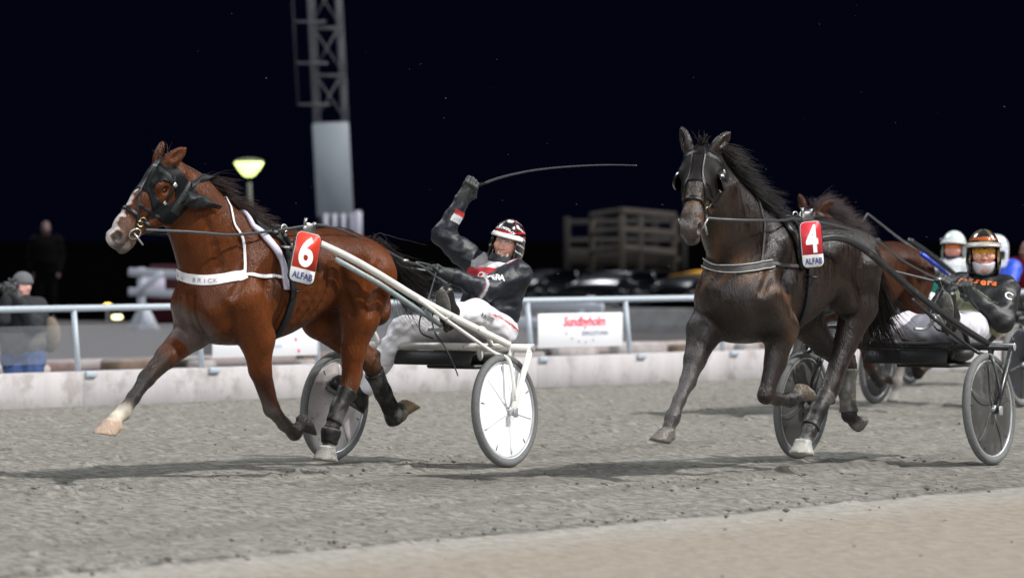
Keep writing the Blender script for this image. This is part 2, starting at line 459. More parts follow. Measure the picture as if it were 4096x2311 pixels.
def hair(roots, dirs, L, sag, r, rng, wob=.02, n=7, spread=.12, fwd=None):
    """many fine tapered strands as one mesh"""
    Vs, Fs, c = [], [], 0
    for p, d in zip(roots, dirs):
        l = L*rng.uniform(.6, 1.15); d = N(np.array(d)+rng.normal(0, spread, 3)); q = np.array(p, float); pts = [q.copy()]; ph = rng.uniform(0, 6.28, 3)
        for i in range(n):
            d = N(d+np.array(sag)*(1/n)+rng.normal(0, wob, 3)); q = q+d*l/n; pts.append(q.copy())
        rr = r*np.linspace(1, .15, len(pts))*rng.uniform(.7, 1.3); v, f = tube(pts, rr, 3, False)
        Vs.append(v); Fs += [tuple(i+c for i in x) for x in f]; c += len(v)
    return np.concatenate(Vs), Fs

# ------------------------------------------------------------------ ground
def ground_material():
    m = bpy.data.materials.new('track_dirt'); m.use_nodes = True; nt = m.node_tree; b = nt.nodes['Principled BSDF']; b.inputs['Roughness'].default_value = .95; b.inputs['Specular IOR Level'].default_value = .2
    def n(t, **k):
        x = nt.nodes.new(t)
        for a, v in k.items(): setattr(x, a, v)
        return x
    def mth(op, a, bb=None, c=None):
        x = n('ShaderNodeMath', operation=op)
        for i, v in enumerate((a, bb, c)):
            if v is None: continue
            if isinstance(v, (int, float)): x.inputs[i].default_value = v
            else: nt.links.new(v, x.inputs[i])
        return x.outputs[0]
    geo = n('ShaderNodeNewGeometry'); pos = geo.outputs['Position']
    def along(sc, rot=-53.1):
        mp = n('ShaderNodeMapping', vector_type='TEXTURE'); mp.inputs['Rotation'].default_value = (0, 0, math.radians(rot)); mp.inputs['Scale'].default_value = sc; nt.links.new(pos, mp.inputs[0]); return mp.outputs[0]
    def noise(vec, scale, det=6, rough=.6):
        t = n('ShaderNodeTexNoise'); t.inputs['Scale'].default_value = scale; t.inputs['Detail'].default_value = det; t.inputs['Roughness'].default_value = rough; nt.links.new(vec, t.inputs[0]); return t.outputs['Fac']
    def ramp(v, a, c, lo=0, hi=1, smooth=True):
        r = n('ShaderNodeMapRange', interpolation_type='SMOOTHSTEP' if smooth else 'LINEAR'); r.inputs[1].default_value = a; r.inputs[2].default_value = c; r.inputs[3].default_value = lo; r.inputs[4].default_value = hi; nt.links.new(v, r.inputs[0]); return r.outputs[0]
    def mix(f, a, c):
        x = n('ShaderNodeMix', data_type='RGBA'); 
        if isinstance(f, (int, float)): x.inputs[0].default_value = f
        else: nt.links.new(f, x.inputs[0])
        for i, v in ((6, a), (7, c)):
            if isinstance(v, tuple): x.inputs[i].default_value = (*v, 1)
            else: nt.links.new(v, x.inputs[i])
        return x.outputs[2]
    sp = n('ShaderNodeSeparateXYZ'); nt.links.new(pos, sp.inputs[0])
    big = noise(pos, .9, 4); fine = noise(along((1.0, .45, 1), -53.1), 8, 7, .74); mid = noise(along((1, .4, 1), -53.1), 2.6, 5, .6)
    # signed distance from the raked edge line of the inner apron
    s = mth('ADD', mth('MULTIPLY', mth('SUBTRACT', sp.outputs[0], -1.23), .8), mth('MULTIPLY', mth('SUBTRACT', sp.outputs[1], 19.88), -.6))
    sj = mth('ADD', s, mth('MULTIPLY', mth('SUBTRACT', mid, .5), .60))
    base = mix(ramp(fine, .36, .62), (.086, .081, .071), (.245, .233, .206))
    base = mix(ramp(big, .35, .65), base, mix(ramp(fine, .38, .62), (.106, .10, .088), (.268, .255, .226)))
    base = mix(mth('MULTIPLY', ramp(noise(along((1, .5, 1), -53.1), 7, 6, .68), .565, .68), .72), base, (.055, .052, .048))
    q0 = mth('ADD', mth('MULTIPLY', sp.outputs[0], .805), mth('MULTIPLY', sp.outputs[1], -.593)); cv = n('ShaderNodeCombineXYZ'); nt.links.new(mth('ADD', q0, mth('MULTIPLY', big, .10)), cv.inputs[0])
    ln = noise(cv.outputs[0], 3.1, 6, .75); base = mix(ramp(ln, .56, .66, 0, .22), base, (.40, .385, .35)); base = mix(ramp(ln, .44, .34, 0, .16), base, (.13, .123, .112))
    apron = mix(ramp(fine, .34, .66), (.19, .163, .132), (.30, .264, .22))
    strip = mix(ramp(fine, .36, .62), (.205, .193, .172), (.335, .318, .288))
    c = mix(ramp(sj, -.05, .16), base, strip); c = mix(ramp(sj, .10, 1.2), c, apron)
    edge = mth('MULTIPLY', ramp(sj, -.16, -.05), ramp(sj, .0, -.04)); c = mix(mth('MULTIPLY', edge, ramp(mid, .38, .58, .2, .75)), c, (.07, .066, .06))
    # churned soil plus shadow under the horses, painted dark along each lane
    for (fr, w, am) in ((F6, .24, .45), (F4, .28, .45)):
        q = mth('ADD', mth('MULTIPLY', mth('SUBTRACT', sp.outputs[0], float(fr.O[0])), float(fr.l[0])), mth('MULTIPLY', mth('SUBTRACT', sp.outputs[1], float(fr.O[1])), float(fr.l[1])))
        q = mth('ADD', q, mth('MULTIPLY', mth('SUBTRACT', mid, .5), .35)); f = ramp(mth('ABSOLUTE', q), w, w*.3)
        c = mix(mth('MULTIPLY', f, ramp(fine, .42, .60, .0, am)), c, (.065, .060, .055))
    nt.links.new(c, b.inputs['Base Color'])
    bp = n('ShaderNodeBump'); bp.inputs['Strength'].default_value = .5; bp.inputs['Distance'].default_value = .02
    h = mth('ADD', mth('MULTIPLY', fine, .8), mth('MULTIPLY', mid, .9)); nt.links.new(h, bp.inputs['Height']); nt.links.new(bp.outputs[0], b.inputs['Normal'])
    return m
def sheet(name, pts, z, m):
    V = [(x, y, z) for x, y in pts]; o = single(name, None, None, WF, (V, [tuple(range(len(V)))]), m, smooth=False); o['kind'] = 'structure'; return o
WD = N([.656, .754, 0]); WP = np.array([-4.47, 36.9, 0.0]); WN = np.array([WD[1], -WD[0], 0])      # line of the track wall
def wl(s, off=0, z=0): return WP+WD*s+WN*off+np.array([0, 0, z])
def sheet(name, V, F, m): o = single(name, None, None, WF, (V, F), m, smooth=name == 'track'); o['kind'] = 'structure'; return o
sheet('ground', [(-1500, -200, -.5), (1500, -200, -.5), (1500, 2600, -.5), (-1500, 2600, -.5)], [(0, 1, 2, 3)], mat('unlit_black_ground', (.0005, .0005, .0006), .95, spec=0.0))  # beyond the floodlights' reach: the night darkness is put into the base colour
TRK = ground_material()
V = [(*wl(-60, -.15)[:2], -.022), (*wl(160, -.15)[:2], -.022), (*wl(160, 60)[:2], -.022), (*wl(-60, 60)[:2], -.022)]
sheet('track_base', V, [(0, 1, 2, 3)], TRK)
def relief():                                            # raked and trodden surface as real relief
    gx, gy = np.arange(-8.5, 8.5, .032), np.arange(16.5, 47.5, .046); X, Y = np.meshgrid(gx, gy, indexing='ij'); r = np.random.default_rng(4)
    kx, ky = np.meshgrid(np.fft.fftfreq(len(gx), .032)*2*math.pi, np.fft.fftfreq(len(gy), .046)*2*math.pi, indexing='ij'); ka, kb = kx*.6+ky*.8, kx*.8-ky*.6
    def field(la, lb):
        f = np.real(np.fft.ifft2(np.fft.fft2(r.normal(size=X.shape))*np.exp(-.5*((ka*la)**2+(kb*lb)**2)))); return f/f.std()
    n1, n2, n3 = field(.060, .026), field(.26, .06), field(.9, .22)
    s = (X+1.23)*.8-(Y-19.88)*.6; ap = np.clip((s-.05)/.4, 0, 1); amp = 1-.55*ap
    h = amp*(.0020*n1+.0016*n2+.0035*n3*(1-ap)+.011*np.maximum(n1*.85+n2*.45-1.55, 0)-.008*np.maximum(-n2-1.7, 0)); h -= .020*np.exp(-((s+.06+.03*n2)/.07)**2)*(.5+.5*np.clip(n2, -1, 1))
    for fr in (F6, F4):                                    # hoof-broken lane
        q = (X-fr.O[0])*fr.l[0]+(Y-fr.O[1])*fr.l[1]; w_ = np.exp(-(q/.24)**2); h += w_*(.006*n1+.006*n2-.004)
    h = np.clip(h, -.018, .045); I = np.arange(X.size).reshape(X.shape); F = np.stack([I[:-1, :-1], I[1:, :-1], I[1:, 1:], I[:-1, 1:]], -1).reshape(-1, 4)
    off = (X-WP[0])*WN[0]+(Y-WP[1])*WN[1]; F = F[off.ravel()[F[:, 0]] > -.08]
    return np.stack([X.ravel(), Y.ravel(), h.ravel()], 1), F
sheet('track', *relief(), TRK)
near = [wl(-60, -.2), wl(-2, -.2), wl(12, -.2), wl(30, -.2), wl(70, -.2)]; far = [(-40, 96), (-12, 79), (2.5, 71), (8, 67), (60, 60)]
V = [(*p[:2], .006) for p in near]+[(*p, .006) for p in far]+[(p[0]-.4, p[1]+2.4, -.5) for p in far]; F = [(i, i+1, 6+i, 5+i) for i in range(4)]+[(5+i, 6+i, 11+i, 10+i) for i in range(4)]
sheet('asphalt_yard', V, F, mat('yard_asphalt', (.036, .0315, .033), .85, noise=.10, nscale=2.5, bump=.3, bscale=60))

# ------------------------------------------------------------------ horses
class HeadFrame:
    def __init__(s, fr, poll, e1w, L=.62, roll=0.0, wu=1.14, wv=1.22):
        s.wu, s.wv = wu, wv
        s.p = np.array(poll, float); s.e1 = N(fr.vec(N(e1w))); z = np.array([0, 0, 1.0])
        e2 = N(z-s.e1*(z@s.e1)); e3 = np.cross(e2, s.e1); c, q = math.cos(roll), math.sin(roll)
        s.e2 = c*e2+q*e3; s.e3 = c*e3-q*e2; s.k = L/.62
    def __call__(s, a, u, v): return s.p+s.k*(a*s.e1+u*s.wu*s.e2+v*s.wv*s.e3)
    def inv(s, P): q = (np.asarray(P)-s.p)/s.k; return np.stack([q@s.e1, q@s.e2/s.wu, q@s.e3/s.wv], -1)
def head_prims(B, H, coat, nose, pink=None):
    k = H.k; A = (H.e1, H.e2, H.e3); W3 = np.array([1.04, H.wu, H.wv]); kk = k*1.17
    B.ell(H(.085, -.055, 0), np.array([.135, .105, .092])*W3*k, A, .05, coat)
    B.cone(H(.07, -.045, 0), H(.27, -.035, 0), .085*kk, .066*kk, .05, coat, H.e3, 1.0)
    B.cone(H(.27, -.04, 0), H(.49, -.05, 0), .064*kk, .052*kk, .05, coat, H.e3, .88)
    B.cone(H(.30, -.01, 0), H(.46, -.018, 0), .030*kk, .026*kk, .05, coat)
    for v in (-1, 1):
        B.ell(H(.165, -.135, v*.045), np.array([.115, .105, .040])*W3*k, A, .05, coat)             # cheek
        B.cone(H(.19, -.19, v*.038), H(.44, -.115, v*.022), .045*kk, .028*kk, .05, coat)             # jaw bar
        B.ell(H(.165, -.018, v*.078), np.array([.040, .030, .026])*W3*k, A, .035, coat)              # brow
        B.cone(H(.20, -.070, v*.075), H(.36, -.075, v*.050), .016*kk, .010*kk, .03, coat)           # facial crest
    B.cone(H(.50, -.055, 0), H(.565, -.065, 0), .060*kk, .052*kk, .04, nose, H.e3, .95)
    B.ell(H(.595, -.06, 0), np.array([.036, .052, .044])*W3*k, A, .035, nose)
    for v in (-1, 1): B.ell(H(.575, -.040, v*.042), np.array([.042, .034, .022])*W3*k, (N(H.e1-.5*H.e2), N(H.e2+.5*H.e1), H.e3), .02, nose)
    B.ell(H(.585, -.125, 0), np.array([.042, .028, .040])*W3*k, A, .02, nose)                       # lower lip
    B.ell(H(.53, -.125, 0), np.array([.05, .034, .032])*W3*k, A, .03, nose)
    for v in (-1, 1):
        B.ell(H(.585, -.040, v*.056), np.array([.036, .023, .024])*W3*k, (N(H.e1-.6*H.e2), N(H.e2+.6*H.e1), H.e3), .010, nose, 's')
        B.ell(H(.165, -.050, v*.100), np.array([.024, .017, .020])*W3*k, A, .012, coat, 's')
    B.cone(H(.50, -.098, -.06), H(.50, -.098, .06), .004*k, .004*k, .014, nose, None, 1, 's')
    B.cone(H(.50, -.098, .045), H(.605, -.104, .03), .005*k, .005*k, .010, nose, None, 1, 's')
def ear_prims(B, H, coat, dark, dirs, el=1.0):
    k = H.k
    for v in (-1, 1):
        b = H(.020, .035, v*.066); d = N(dirs[(v+1)//2]); f = N(H.e1*.8+H.e2*.2+H.e3*v*.35); f = N(f-d*(f@d)); w = np.cross(f, d); b = b-d*.02
        q = [b+d*t*k*el for t in (0, .055, .10, .145, .190)]
        for i, (r0, r1) in enumerate(((.030, .040), (.040, .038), (.038, .026), (.026, .006))): B.cone(q[i], q[i+1], r0*k, r1*k, .02, coat, f, .72)
        B.ell(b+d*.105*k*el+f*.034*k, np.array([.024, .062*el, .022])*k, (f, d, w), .008, dark, 's')
def trunk_fn(ST, ex=2.2):
    S = np.array(ST); x = S[:, 0]
    def fn(p):
        X = p[..., 0]; o = np.argsort(x); xs = x[o]
        top = np.interp(X, xs, S[o, 1]); bot = np.interp(X, xs, S[o, 2]); w = np.interp(X, xs, S[o, 3]); zc = np.interp(X, xs, S[o, 4])
        Z = p[..., 2]; rz = np.where(Z > zc, top-zc, zc-bot)
        q = (np.abs(p[..., 1]/w)**ex+np.abs((Z-zc)/rz)**ex)**(1/ex); d = (q-1)*np.minimum(w, rz)
        e = np.maximum(xs[0]-X, X-xs[-1]); return np.where(e > 0, np.maximum(d, 0)+e, d) if False else np.maximum(d, e)
    return fn
def dense(ST, n=60):
    S = np.array(sorted(ST)); C = catmull(S, n//len(S)+2); return C
def leg_prims(B, pts, rs, col, side, sc=.85, k=.03):
    for i in range(len(pts)-1): B.cone(pts[i], pts[i+1], rs[i], rs[i+1], k, col[i], side, sc)
def hoof_prim(B, cor, toe_dir, down, col, s=1.0):
    """hoof capsule: coronet centre, direction to the toe, sole normal (down)"""
    dn = N(down); f = N(np.array(toe_dir)-dn*(np.array(toe_dir)@dn)); sd = np.cross(dn, f); cor = np.array(cor, float)
    a = cor; b = cor+dn*.075*s+f*.036*s; R0, R1 = .046*s, .066*s
    def fn(p):
        q = p-a; t = np.clip((q@dn)/(.075*s), -.3, 1.3); c = q-t[..., None]*(b-a); r = R0+(R1-R0)*t
        u, v = c@f, c@sd; d = np.sqrt((u*.94)**2+(v*1.06)**2)-r
        h = q@dn; return np.maximum(d, np.maximum(h-.078*s, -h-.012))
    m = (a+b)/2; B.add(fn, m-.13*s, m+.13*s, .012, col)
    B.ell(cor-f*.040*s+dn*.028*s, (.026*s,)*3, None, .025, col)
SIDE = np.array([0, 1.0, 0])

def build_horse(fr, name, label, spec):
    c0, c1, hf = np.array(spec['coat']), np.array(spec['points']), np.array(spec['hoof'])
    B = Body(); T = dense(spec['trunk']); B.add(trunk_fn(T), (T[:, 0].min(), -T[:, 3].max(), T[:, 2].min()), (T[:, 0].max(), T[:, 3].max(), T[:, 1].max()), .05, c0)
    for (a, b, ra, rb, sc) in spec['neck']: B.cone(a, b, ra, rb, .09, c0, SIDE, sc)
    for (a, b, ra, rb, k) in spec['muscle']:
        for v in (-1, 1):
            m = np.array([1, v, 1]); B.cone(np.array(a)*m, np.array(b)*m, ra, rb, k, c0)
    for lg in spec['legs']: leg_prims(B, lg['p'], lg['r'], [np.array(c) for c in lg['c']], SIDE, lg.get('sc', .95), lg.get('k', .03))
    for lg in spec['legs']:
        for e in lg.get('x', []): B.cone(*e[:4], e[4], np.array(e[5]))
        hoof_prim(B, *lg['hoof'][:3], np.array(lg['hoof'][3]), lg['hoof'][4] if len(lg['hoof']) > 4 else 1.0)
    cut = []
    for (P, r, k) in spec.get('cuts', []):                   # furrows between muscles, laid on the surface
        for v in (-1, 1): cut.append((B.snap(catmull(np.array(P)*np.array([1, v, 1]), 3), .0), r, k))
    for (Q, r, k) in cut:
        for i in range(len(Q)-1): B.cone(Q[i], Q[i+1], r, r, k, c0, None, 1, 's')
    for (a, b, ra, rb, k) in spec.get('groove', []):
        for v in (-1, 1):
            m = np.array([1, v, 1]); B.cone(np.array(a)*m, np.array(b)*m, ra, rb, k, c0, None, 1, 's')
    H = spec['head']; head_prims(B, H, c0, np.array(spec['nose']), np.array(spec['pink']) if 'pink' in spec else None); ear_prims(B, H, c0, c1*.8, [fr.vec(e) for e in spec['ear']], spec.get('earlen', .92))
    th = Thing(name, label, 'horse', fr, spec['base'])
    m = mat('horse_coat_'+spec['key'], c0, spec.get('rough', .40), spec=spec.get('spc', .40), noise=.14, nscale=22, bump=.75, bscale=80, stretch=(1.7, 1.7, .42), vcol=True, rvar=.17, rscale=17, coat=.20)
    def recol(V, c):
        c = c.copy(); h = H.inv(V)
        if 'blaze' in spec:
            w = np.interp(h[:, 0], [.10, .16, .30, .45, .56, .62], [.004, .018, .020, .028, .044, .046]); n = .010*np.sin(h[:, 0]*60)+.006*np.sin(h[:, 0]*143)
            f = np.clip((w+n-np.abs(h[:, 2]))/.012, 0, 1)*np.clip((h[:, 1]+.075)/.02, 0, 1)*(h[:, 0] > .08)*(h[:, 0] < .7); c = c*(1-f[:, None])+np.array(spec['blaze'])*f[:, None]
        if 'tan' in spec:
            f = np.clip((h[:, 0]-.30)/.10, 0, 1)*np.clip((.55-h[:, 0])/.05, 0, 1)*(.55+.45*np.sin(h[:, 0]*45+h[:, 2]*60))*(h[:, 0] < .7); c = c*(1-f[:, None])+np.array(spec['tan'])*f[:, None]
        ns = np.sqrt(((h[:, 0]-.585)/.038)**2+((h[:, 1]+.040)/.026)**2+((np.abs(h[:, 2])-.050)/.022)**2); f = np.clip((1.05-ns)/.3, 0, 1)*.85; c = c*(1-f[:, None])+np.array((.012, .008, .007))*f[:, None]
        if 'muzzle_dark' in spec:
            f = np.clip((h[:, 0]-.52)/.05, 0, 1)*np.clip((-.03-h[:, 1])/.03, 0, 1)*(h[:, 0] < .7)*.75; c = c*(1-f[:, None])+np.array(spec['muzzle_dark'])*f[:, None]
        return spec['recol'](V, c) if 'recol' in spec else c
    body = th.part('body', B.mesh(spec.get('h', .0095), recol=recol, smooth=1), m)
    em = mat('horse_eye', (.012, .007, .005), .06, coat=.6)
    for v in (-1, 1): th.part('eye', ball(H(.165, -.050, v*.077), .0205*H.k, 10), em)
    return th, B, H
def mirror(P): return np.array(P)*np.array([1, -1, 1])
def both_sides(P, closed=False):
    """path given on the left side, ends near the midline: continue it on the right side"""
    P = np.array(P); return np.concatenate([P, mirror(P)[::-1]])

# ---- coats (linear base colours)
BAY, BLK = (.076, .0212, .0058), (.016, .013, .012)
U6 = F6.U; L_, R_ = .15, -.14
DOWN = np.array([0, 0, -1.0])
def rear(a, b, t): return np.array(a)*(1-t)+np.array(b)*t
def legset(el, mid, kn, cn, ft, ps, kind, top, cols, s=1.0, sh=None):
    """points of one leg from the body down; kind 'f' fore or 'h' hind"""
    if kind == 'f': P = [top, el, mid, kn, cn, ft, ps]; R = [.145, .114, .070, .049, .038, .045, .041]
    else: P = [top, el, mid, kn, cn, ft, ps]; R = [.20, .130, .078, .055, .042, .048, .043]
    return [np.array(p, float) for p in P], [r*s for r in R], cols
def CUTS(dx, dz):
    o = np.array([dx, 0, dz]); q = lambda *L: [np.array(p)+o for p in L]
    return [(q((2.40, .10, 1.60), (2.36, .14, 1.45), (2.32, .16, 1.28)), .007, .045), (q((2.16, .20, 1.50), (2.14, .22, 1.38), (2.20, .23, 1.24)), .006, .04), (q((1.86, .26, 1.28), (1.84, .27, 1.10), (1.90, .26, .98)), .008, .05),
            (q((.60, .14, 1.40), (.60, .17, 1.22), (.70, .2, 1.02)), .008, .045), (q((.84, .24, 1.30), (.92, .26, 1.16), (.96, .26, 1.0)), .006, .045), (q((1.22, .25, 1.28), (1.16, .25, 1.14), (1.10, .24, 1.0)), .010, .06),
            (q((1.36, .28, 1.32), (1.40, .28, 1.14), (1.48, .25, .98)), .004, .04), (q((1.46, .28, 1.34), (1.50, .28, 1.14), (1.57, .25, .98)), .004, .04), (q((1.57, .28, 1.34), (1.60, .28, 1.14), (1.66, .25, .98)), .004, .04), (q((2.34, .03, 1.16), (2.34, .02, 1.04), (2.28, .02, .94)), .008, .04)]
def horse6_spec():
    y = .17
    rf = [U6(193, 331, -.16), U6(167, 356, -.14), U6(146.5, 378, -.13), U6(133.5, 397, -.12), U6(123.5, 411.5, -.12), U6(114.5, 418, -.12)]
    lf = [U6(257, 338, .165), U6(260, 369, .155), U6(271.5, 408, .14), U6(284, 423.5, .13), U6(294.5, 432, .13), U6(299, 427, .13)]
    lh = [U6(359, 318, .19), U6(353, 352, .165), U6(350, 381, .15), U6(339, 407, .14), U6(331, 431, .13), U6(329, 443, .13)]
    rh = [np.array([.83, -.19, .97]), np.array([.56, -.165, .79]), U6(371, 364, -.14), U6(383, 392, -.135), U6(395, 417, -.13), U6(401, 415, -.13)]
    b, k, g, wh = tuple(np.array(BAY)*np.array((1.5, 1.45, 1.35))), BLK, (.075, .068, .062), (.52, .44, .36)
    legs = []
    p, r, c = legset(*rf, 'f', (2.24, -.125, 1.07), [b, b, (.032, .020, .016), (.024, .021, .020), (.025, .022, .021), (.62, .56, .46)])
    legs.append(dict(p=p, r=r, c=c, hoof=(U6(112, 420.5, -.12), F6.vec((-.9, -.45, 0)), F6.vec((-.13, -.06, -1)), (.46, .34, .26), 1.12)))
    p, r, c = legset(*lf, 'f', (2.13, .17, 1.12), [b, b, (.040, .014, .008), (.012, .009, .008), k, k])
    legs.append(dict(p=p, r=r, c=c, hoof=(U6(300, 424, .13), F6.vec((.1, 0, -1)), F6.vec((.95, .2, .35)), (.035, .03, .028))))
    p, r, c = legset(*lh, 'h', (.80, .16, 1.25), [b, b, b, (.09, .035, .018), k, k])
    hk = p[3]; legs.append(dict(p=p, r=r, c=c, x=[(hk+np.array([-.075, .01, .045]), hk+np.array([-.01, 0, -.09]), .026, .026, .04, b), (p[2]+np.array([-.06, 0, .05]), hk+np.array([-.075, .01, .045]), .03, .018, .04, b)], hoof=(U6(327, 447, .13), (1, 0, -.15), (.12, 0, -1), (.23, .22, .2), 1.05)))
    p, r, c = legset(*rh, 'h', (.80, -.16, 1.25), [b, b, (.10, .04, .02), (.03, .02, .015), k, k])
    hk = p[3]; legs.append(dict(p=p, r=r, c=c, x=[(hk+np.array([-.055, 0, .065]), hk+np.array([-.02, 0, -.06]), .026, .026, .04, k), (p[2]+np.array([-.02, 0, .08]), hk+np.array([-.055, 0, .065]), .03, .018, .04, b)], hoof=(U6(402, 411.5, -.13), F6.vec((1, .1, .12)), F6.vec((.35, .3, .9))*1.0, (.20, .15, .09), 1.0)))
    H = HeadFrame(F6, U6(168, 165, -.06), (-.375, -.22, -.445), .605)
    #        x    top   bottom  half width  widest height
    trunk = [(.55, 1.27, 1.13, .05, 1.20), (.59, 1.37, 1.02, .13, 1.20), (.66, 1.455, .99, .185, 1.22), (.78, 1.535, 1.02, .225, 1.25), (.98, 1.562, 1.05, .245, 1.26), (1.18, 1.555, 1.02, .262, 1.24), (1.36, 1.545, .945, .285, 1.22), (1.55, 1.55, .875, .285, 1.20), (1.72, 1.575, .845, .262, 1.18), (1.90, 1.585, .83, .235, 1.15), (2.08, 1.54, .83, .225, 1.12), (2.24, 1.45, .85, .205, 1.10), (2.36, 1.34, .92, .165, 1.10), (2.43, 1.24, 1.02, .10, 1.11), (2.45, 1.18, 1.07, .04, 1.12)]
    neck = [((2.04, 0, 1.31), (2.22, -.01, 1.47), .29, .26, .60), ((2.22, -.01, 1.47), (2.40, -.03, 1.69), .26, .185, .56), ((2.40, -.03, 1.69), H(.055, -.085, 0), .185, .135, .62)]
    mus = [((1.84, .165, 1.46), (2.27, .165, 1.12), .075, .085, .06), ((1.87, .185, 1.16), (2.0, .175, .98), .11, .085, .05), ((2.34, .085, 1.05), (2.30, .075, .96), .095, .08, .04),
           ((1.16, .16, 1.36), (.70, .13, 1.33), .115, .13, .09), ((.66, .125, 1.27), (.68, .145, 1.02), .105, .095, .07), ((1.10, .20, 1.28), (1.0, .2, 1.05), .06, .09, .07)]
    gro = [((2.12, .245, 1.33), (2.31, .235, 1.14), .010, .010, .05), ((1.80, .305, 1.36), (1.88, .300, 1.0), .012, .012, .05)]
    def recol(V, c):
        return c
    return dict(key='bay', coat=BAY, points=BLK, hoof=(.3, .25, .2), nose=(.12, .075, .055), pink=(.42, .33, .28), blaze=(.58, .52, .48), muzzle_dark=(.10, .085, .08), trunk=trunk, neck=neck, muscle=mus, groove=gro, legs=legs, head=H, base=(1.4, 0, 0), ear=[(3, 4, 11), (19, 7, 16)], recol=recol, spc=.08, rough=.34, cuts=CUTS(0, 0))
S6 = horse6_spec()
horse6, B6, H6 = build_horse(F6, 'race_horse', 'bay trotter with white blaze and one white forefoot, wearing number six', S6)

U4 = F4.U
DK, DKP = (.0110, .0046, .0026), (.010, .0085, .008)
def horse4_spec():
    rf = [U4(704, 331, -.15), U4(695, 359, -.14), U4(688, 381, -.13), U4(679.5, 399, -.12), U4(672.5, 417, -.12), U4(669, 426, -.12)]
    lf = [U4(781, 328, .165), U4(775.5, 361, .155), U4(765.5, 395, .14), U4(777.5, 399, .13), U4(790, 399, .13), U4(797, 396.5, .13)]
    lh = [U4(858, 306, .20), U4(846, 342, .17), U4(831, 384, .15), U4(818, 409.5, .14), U4(809, 431, .13), U4(805, 439, .13)]
    rh = [np.array([.93, -.19, .97]), np.array([.70, -.165, .80]), U4(848, 366, -.14), U4(847, 391, -.135), U4(849, 414, -.13), U4(853, 419, -.13)]
    b, k, g = DK, DKP, (.09, .085, .08)
    legs = []
    p, r, c = legset(*rf, 'f', (2.16, -.12, 1.08), [b, b, (.035, .03, .027), (.04, .036, .034), (.04, .036, .034), (.04, .035, .032)])
    legs.append(dict(p=p, r=r, c=c, hoof=(U4(667, 430, -.12), F4.vec((-.85, -.5, 0)), F4.vec((-.2, -.15, -1)), (.13, .115, .10), 1.02)))
    p, r, c = legset(*lf, 'f', (2.16, .17, 1.12), [b, b, b, b, k, k])
    legs.append(dict(p=p, r=r, c=c, hoof=(U4(799, 394.5, .13), F4.vec((.6, .2, -.5)), F4.vec((.8, .3, .65)), (.16, .13, .10), 1.0)))
    p, r, c = legset(*lh, 'h', (.90, .16, 1.28), [b, b, b, b, k, k])
    hk = p[3]; legs.append(dict(p=p, r=r, c=c, x=[(hk+np.array([-.085, .01, .02]), hk+np.array([0, 0, -.09]), .026, .028, .04, b), (p[2]+np.array([-.06, 0, .03]), hk+np.array([-.085, .01, .02]), .03, .018, .04, b)], hoof=(U4(803, 441, .13), (1, 0, -.15), (.18, 0, -1), (.32, .30, .27), 1.08)))
    p, r, c = legset(*rh, 'h', (.90, -.16, 1.28), [b, b, b, b, k, k])
    hk = p[3]; legs.append(dict(p=p, r=r, c=c, x=[(hk+np.array([-.055, 0, .065]), hk+np.array([-.02, 0, -.06]), .026, .026, .04, b)], hoof=(U4(854, 420.5, -.13), F4.vec((.6, .3, -.5)), F4.vec((.75, .35, -.65)), (.14, .13, .12), 1.0)))
    H = HeadFrame(F4, U4(703, 151, -.02), (-.115, -.40, -.475), .63)
    trunk = [(.54, 1.36, 1.22, .05, 1.29), (.58, 1.47, 1.08, .13, 1.28), (.68, 1.555, 1.03, .19, 1.28), (.86, 1.605, 1.03, .225, 1.29), (1.05, 1.625, 1.05, .245, 1.29), (1.24, 1.61, 1.02, .262, 1.27), (1.42, 1.60, .95, .285, 1.24), (1.60, 1.605, .885, .285, 1.21), (1.78, 1.635, .85, .262, 1.19), (1.98, 1.63, .835, .238, 1.16), (2.12, 1.57, .835, .228, 1.12), (2.25, 1.46, .85, .22, 1.10), (2.34, 1.36, .92, .195, 1.10), (2.40, 1.25, 1.0, .13, 1.12), (2.43, 1.19, 1.07, .05, 1.13)]
    neck = [((2.0, 0, 1.38), (2.24, .0, 1.57), .28, .235, .62), ((2.24, .0, 1.57), (2.47, .0, 1.78), .235, .175, .58), ((2.47, 0, 1.78), H(.055, -.085, 0), .175, .125, .62)]
    mus = [((1.90, .165, 1.50), (2.24, .165, 1.13), .075, .085, .06), ((1.96, .185, 1.18), (2.1, .175, 1.0), .11, .085, .05), ((2.29, .085, 1.06), (2.26, .075, .96), .095, .08, .04),
           ((1.24, .16, 1.42), (.76, .13, 1.40), .115, .13, .09), ((.70, .125, 1.34), (.74, .145, 1.08), .105, .095, .07), ((1.18, .20, 1.32), (1.08, .2, 1.08), .06, .09, .07)]
    gro = [((2.12, .25, 1.36), (2.28, .24, 1.16), .010, .010, .05), ((1.88, .305, 1.40), (1.96, .300, 1.02), .012, .012, .05)]
    return dict(key='dark', coat=DK, points=DKP, hoof=(.2, .2, .2), nose=(.055, .040, .035), tan=(.075, .034, .013), trunk=trunk, neck=neck, muscle=mus, groove=gro, legs=legs, head=H, base=(1.5, 0, 0), ear=[(-5, 6, 17), (17, 9, 18)])
S4 = horse4_spec()
horse4, B4, H4 = build_horse(F4, 'race_horse', 'dark brown trotter in black hood, wearing number four', S4)

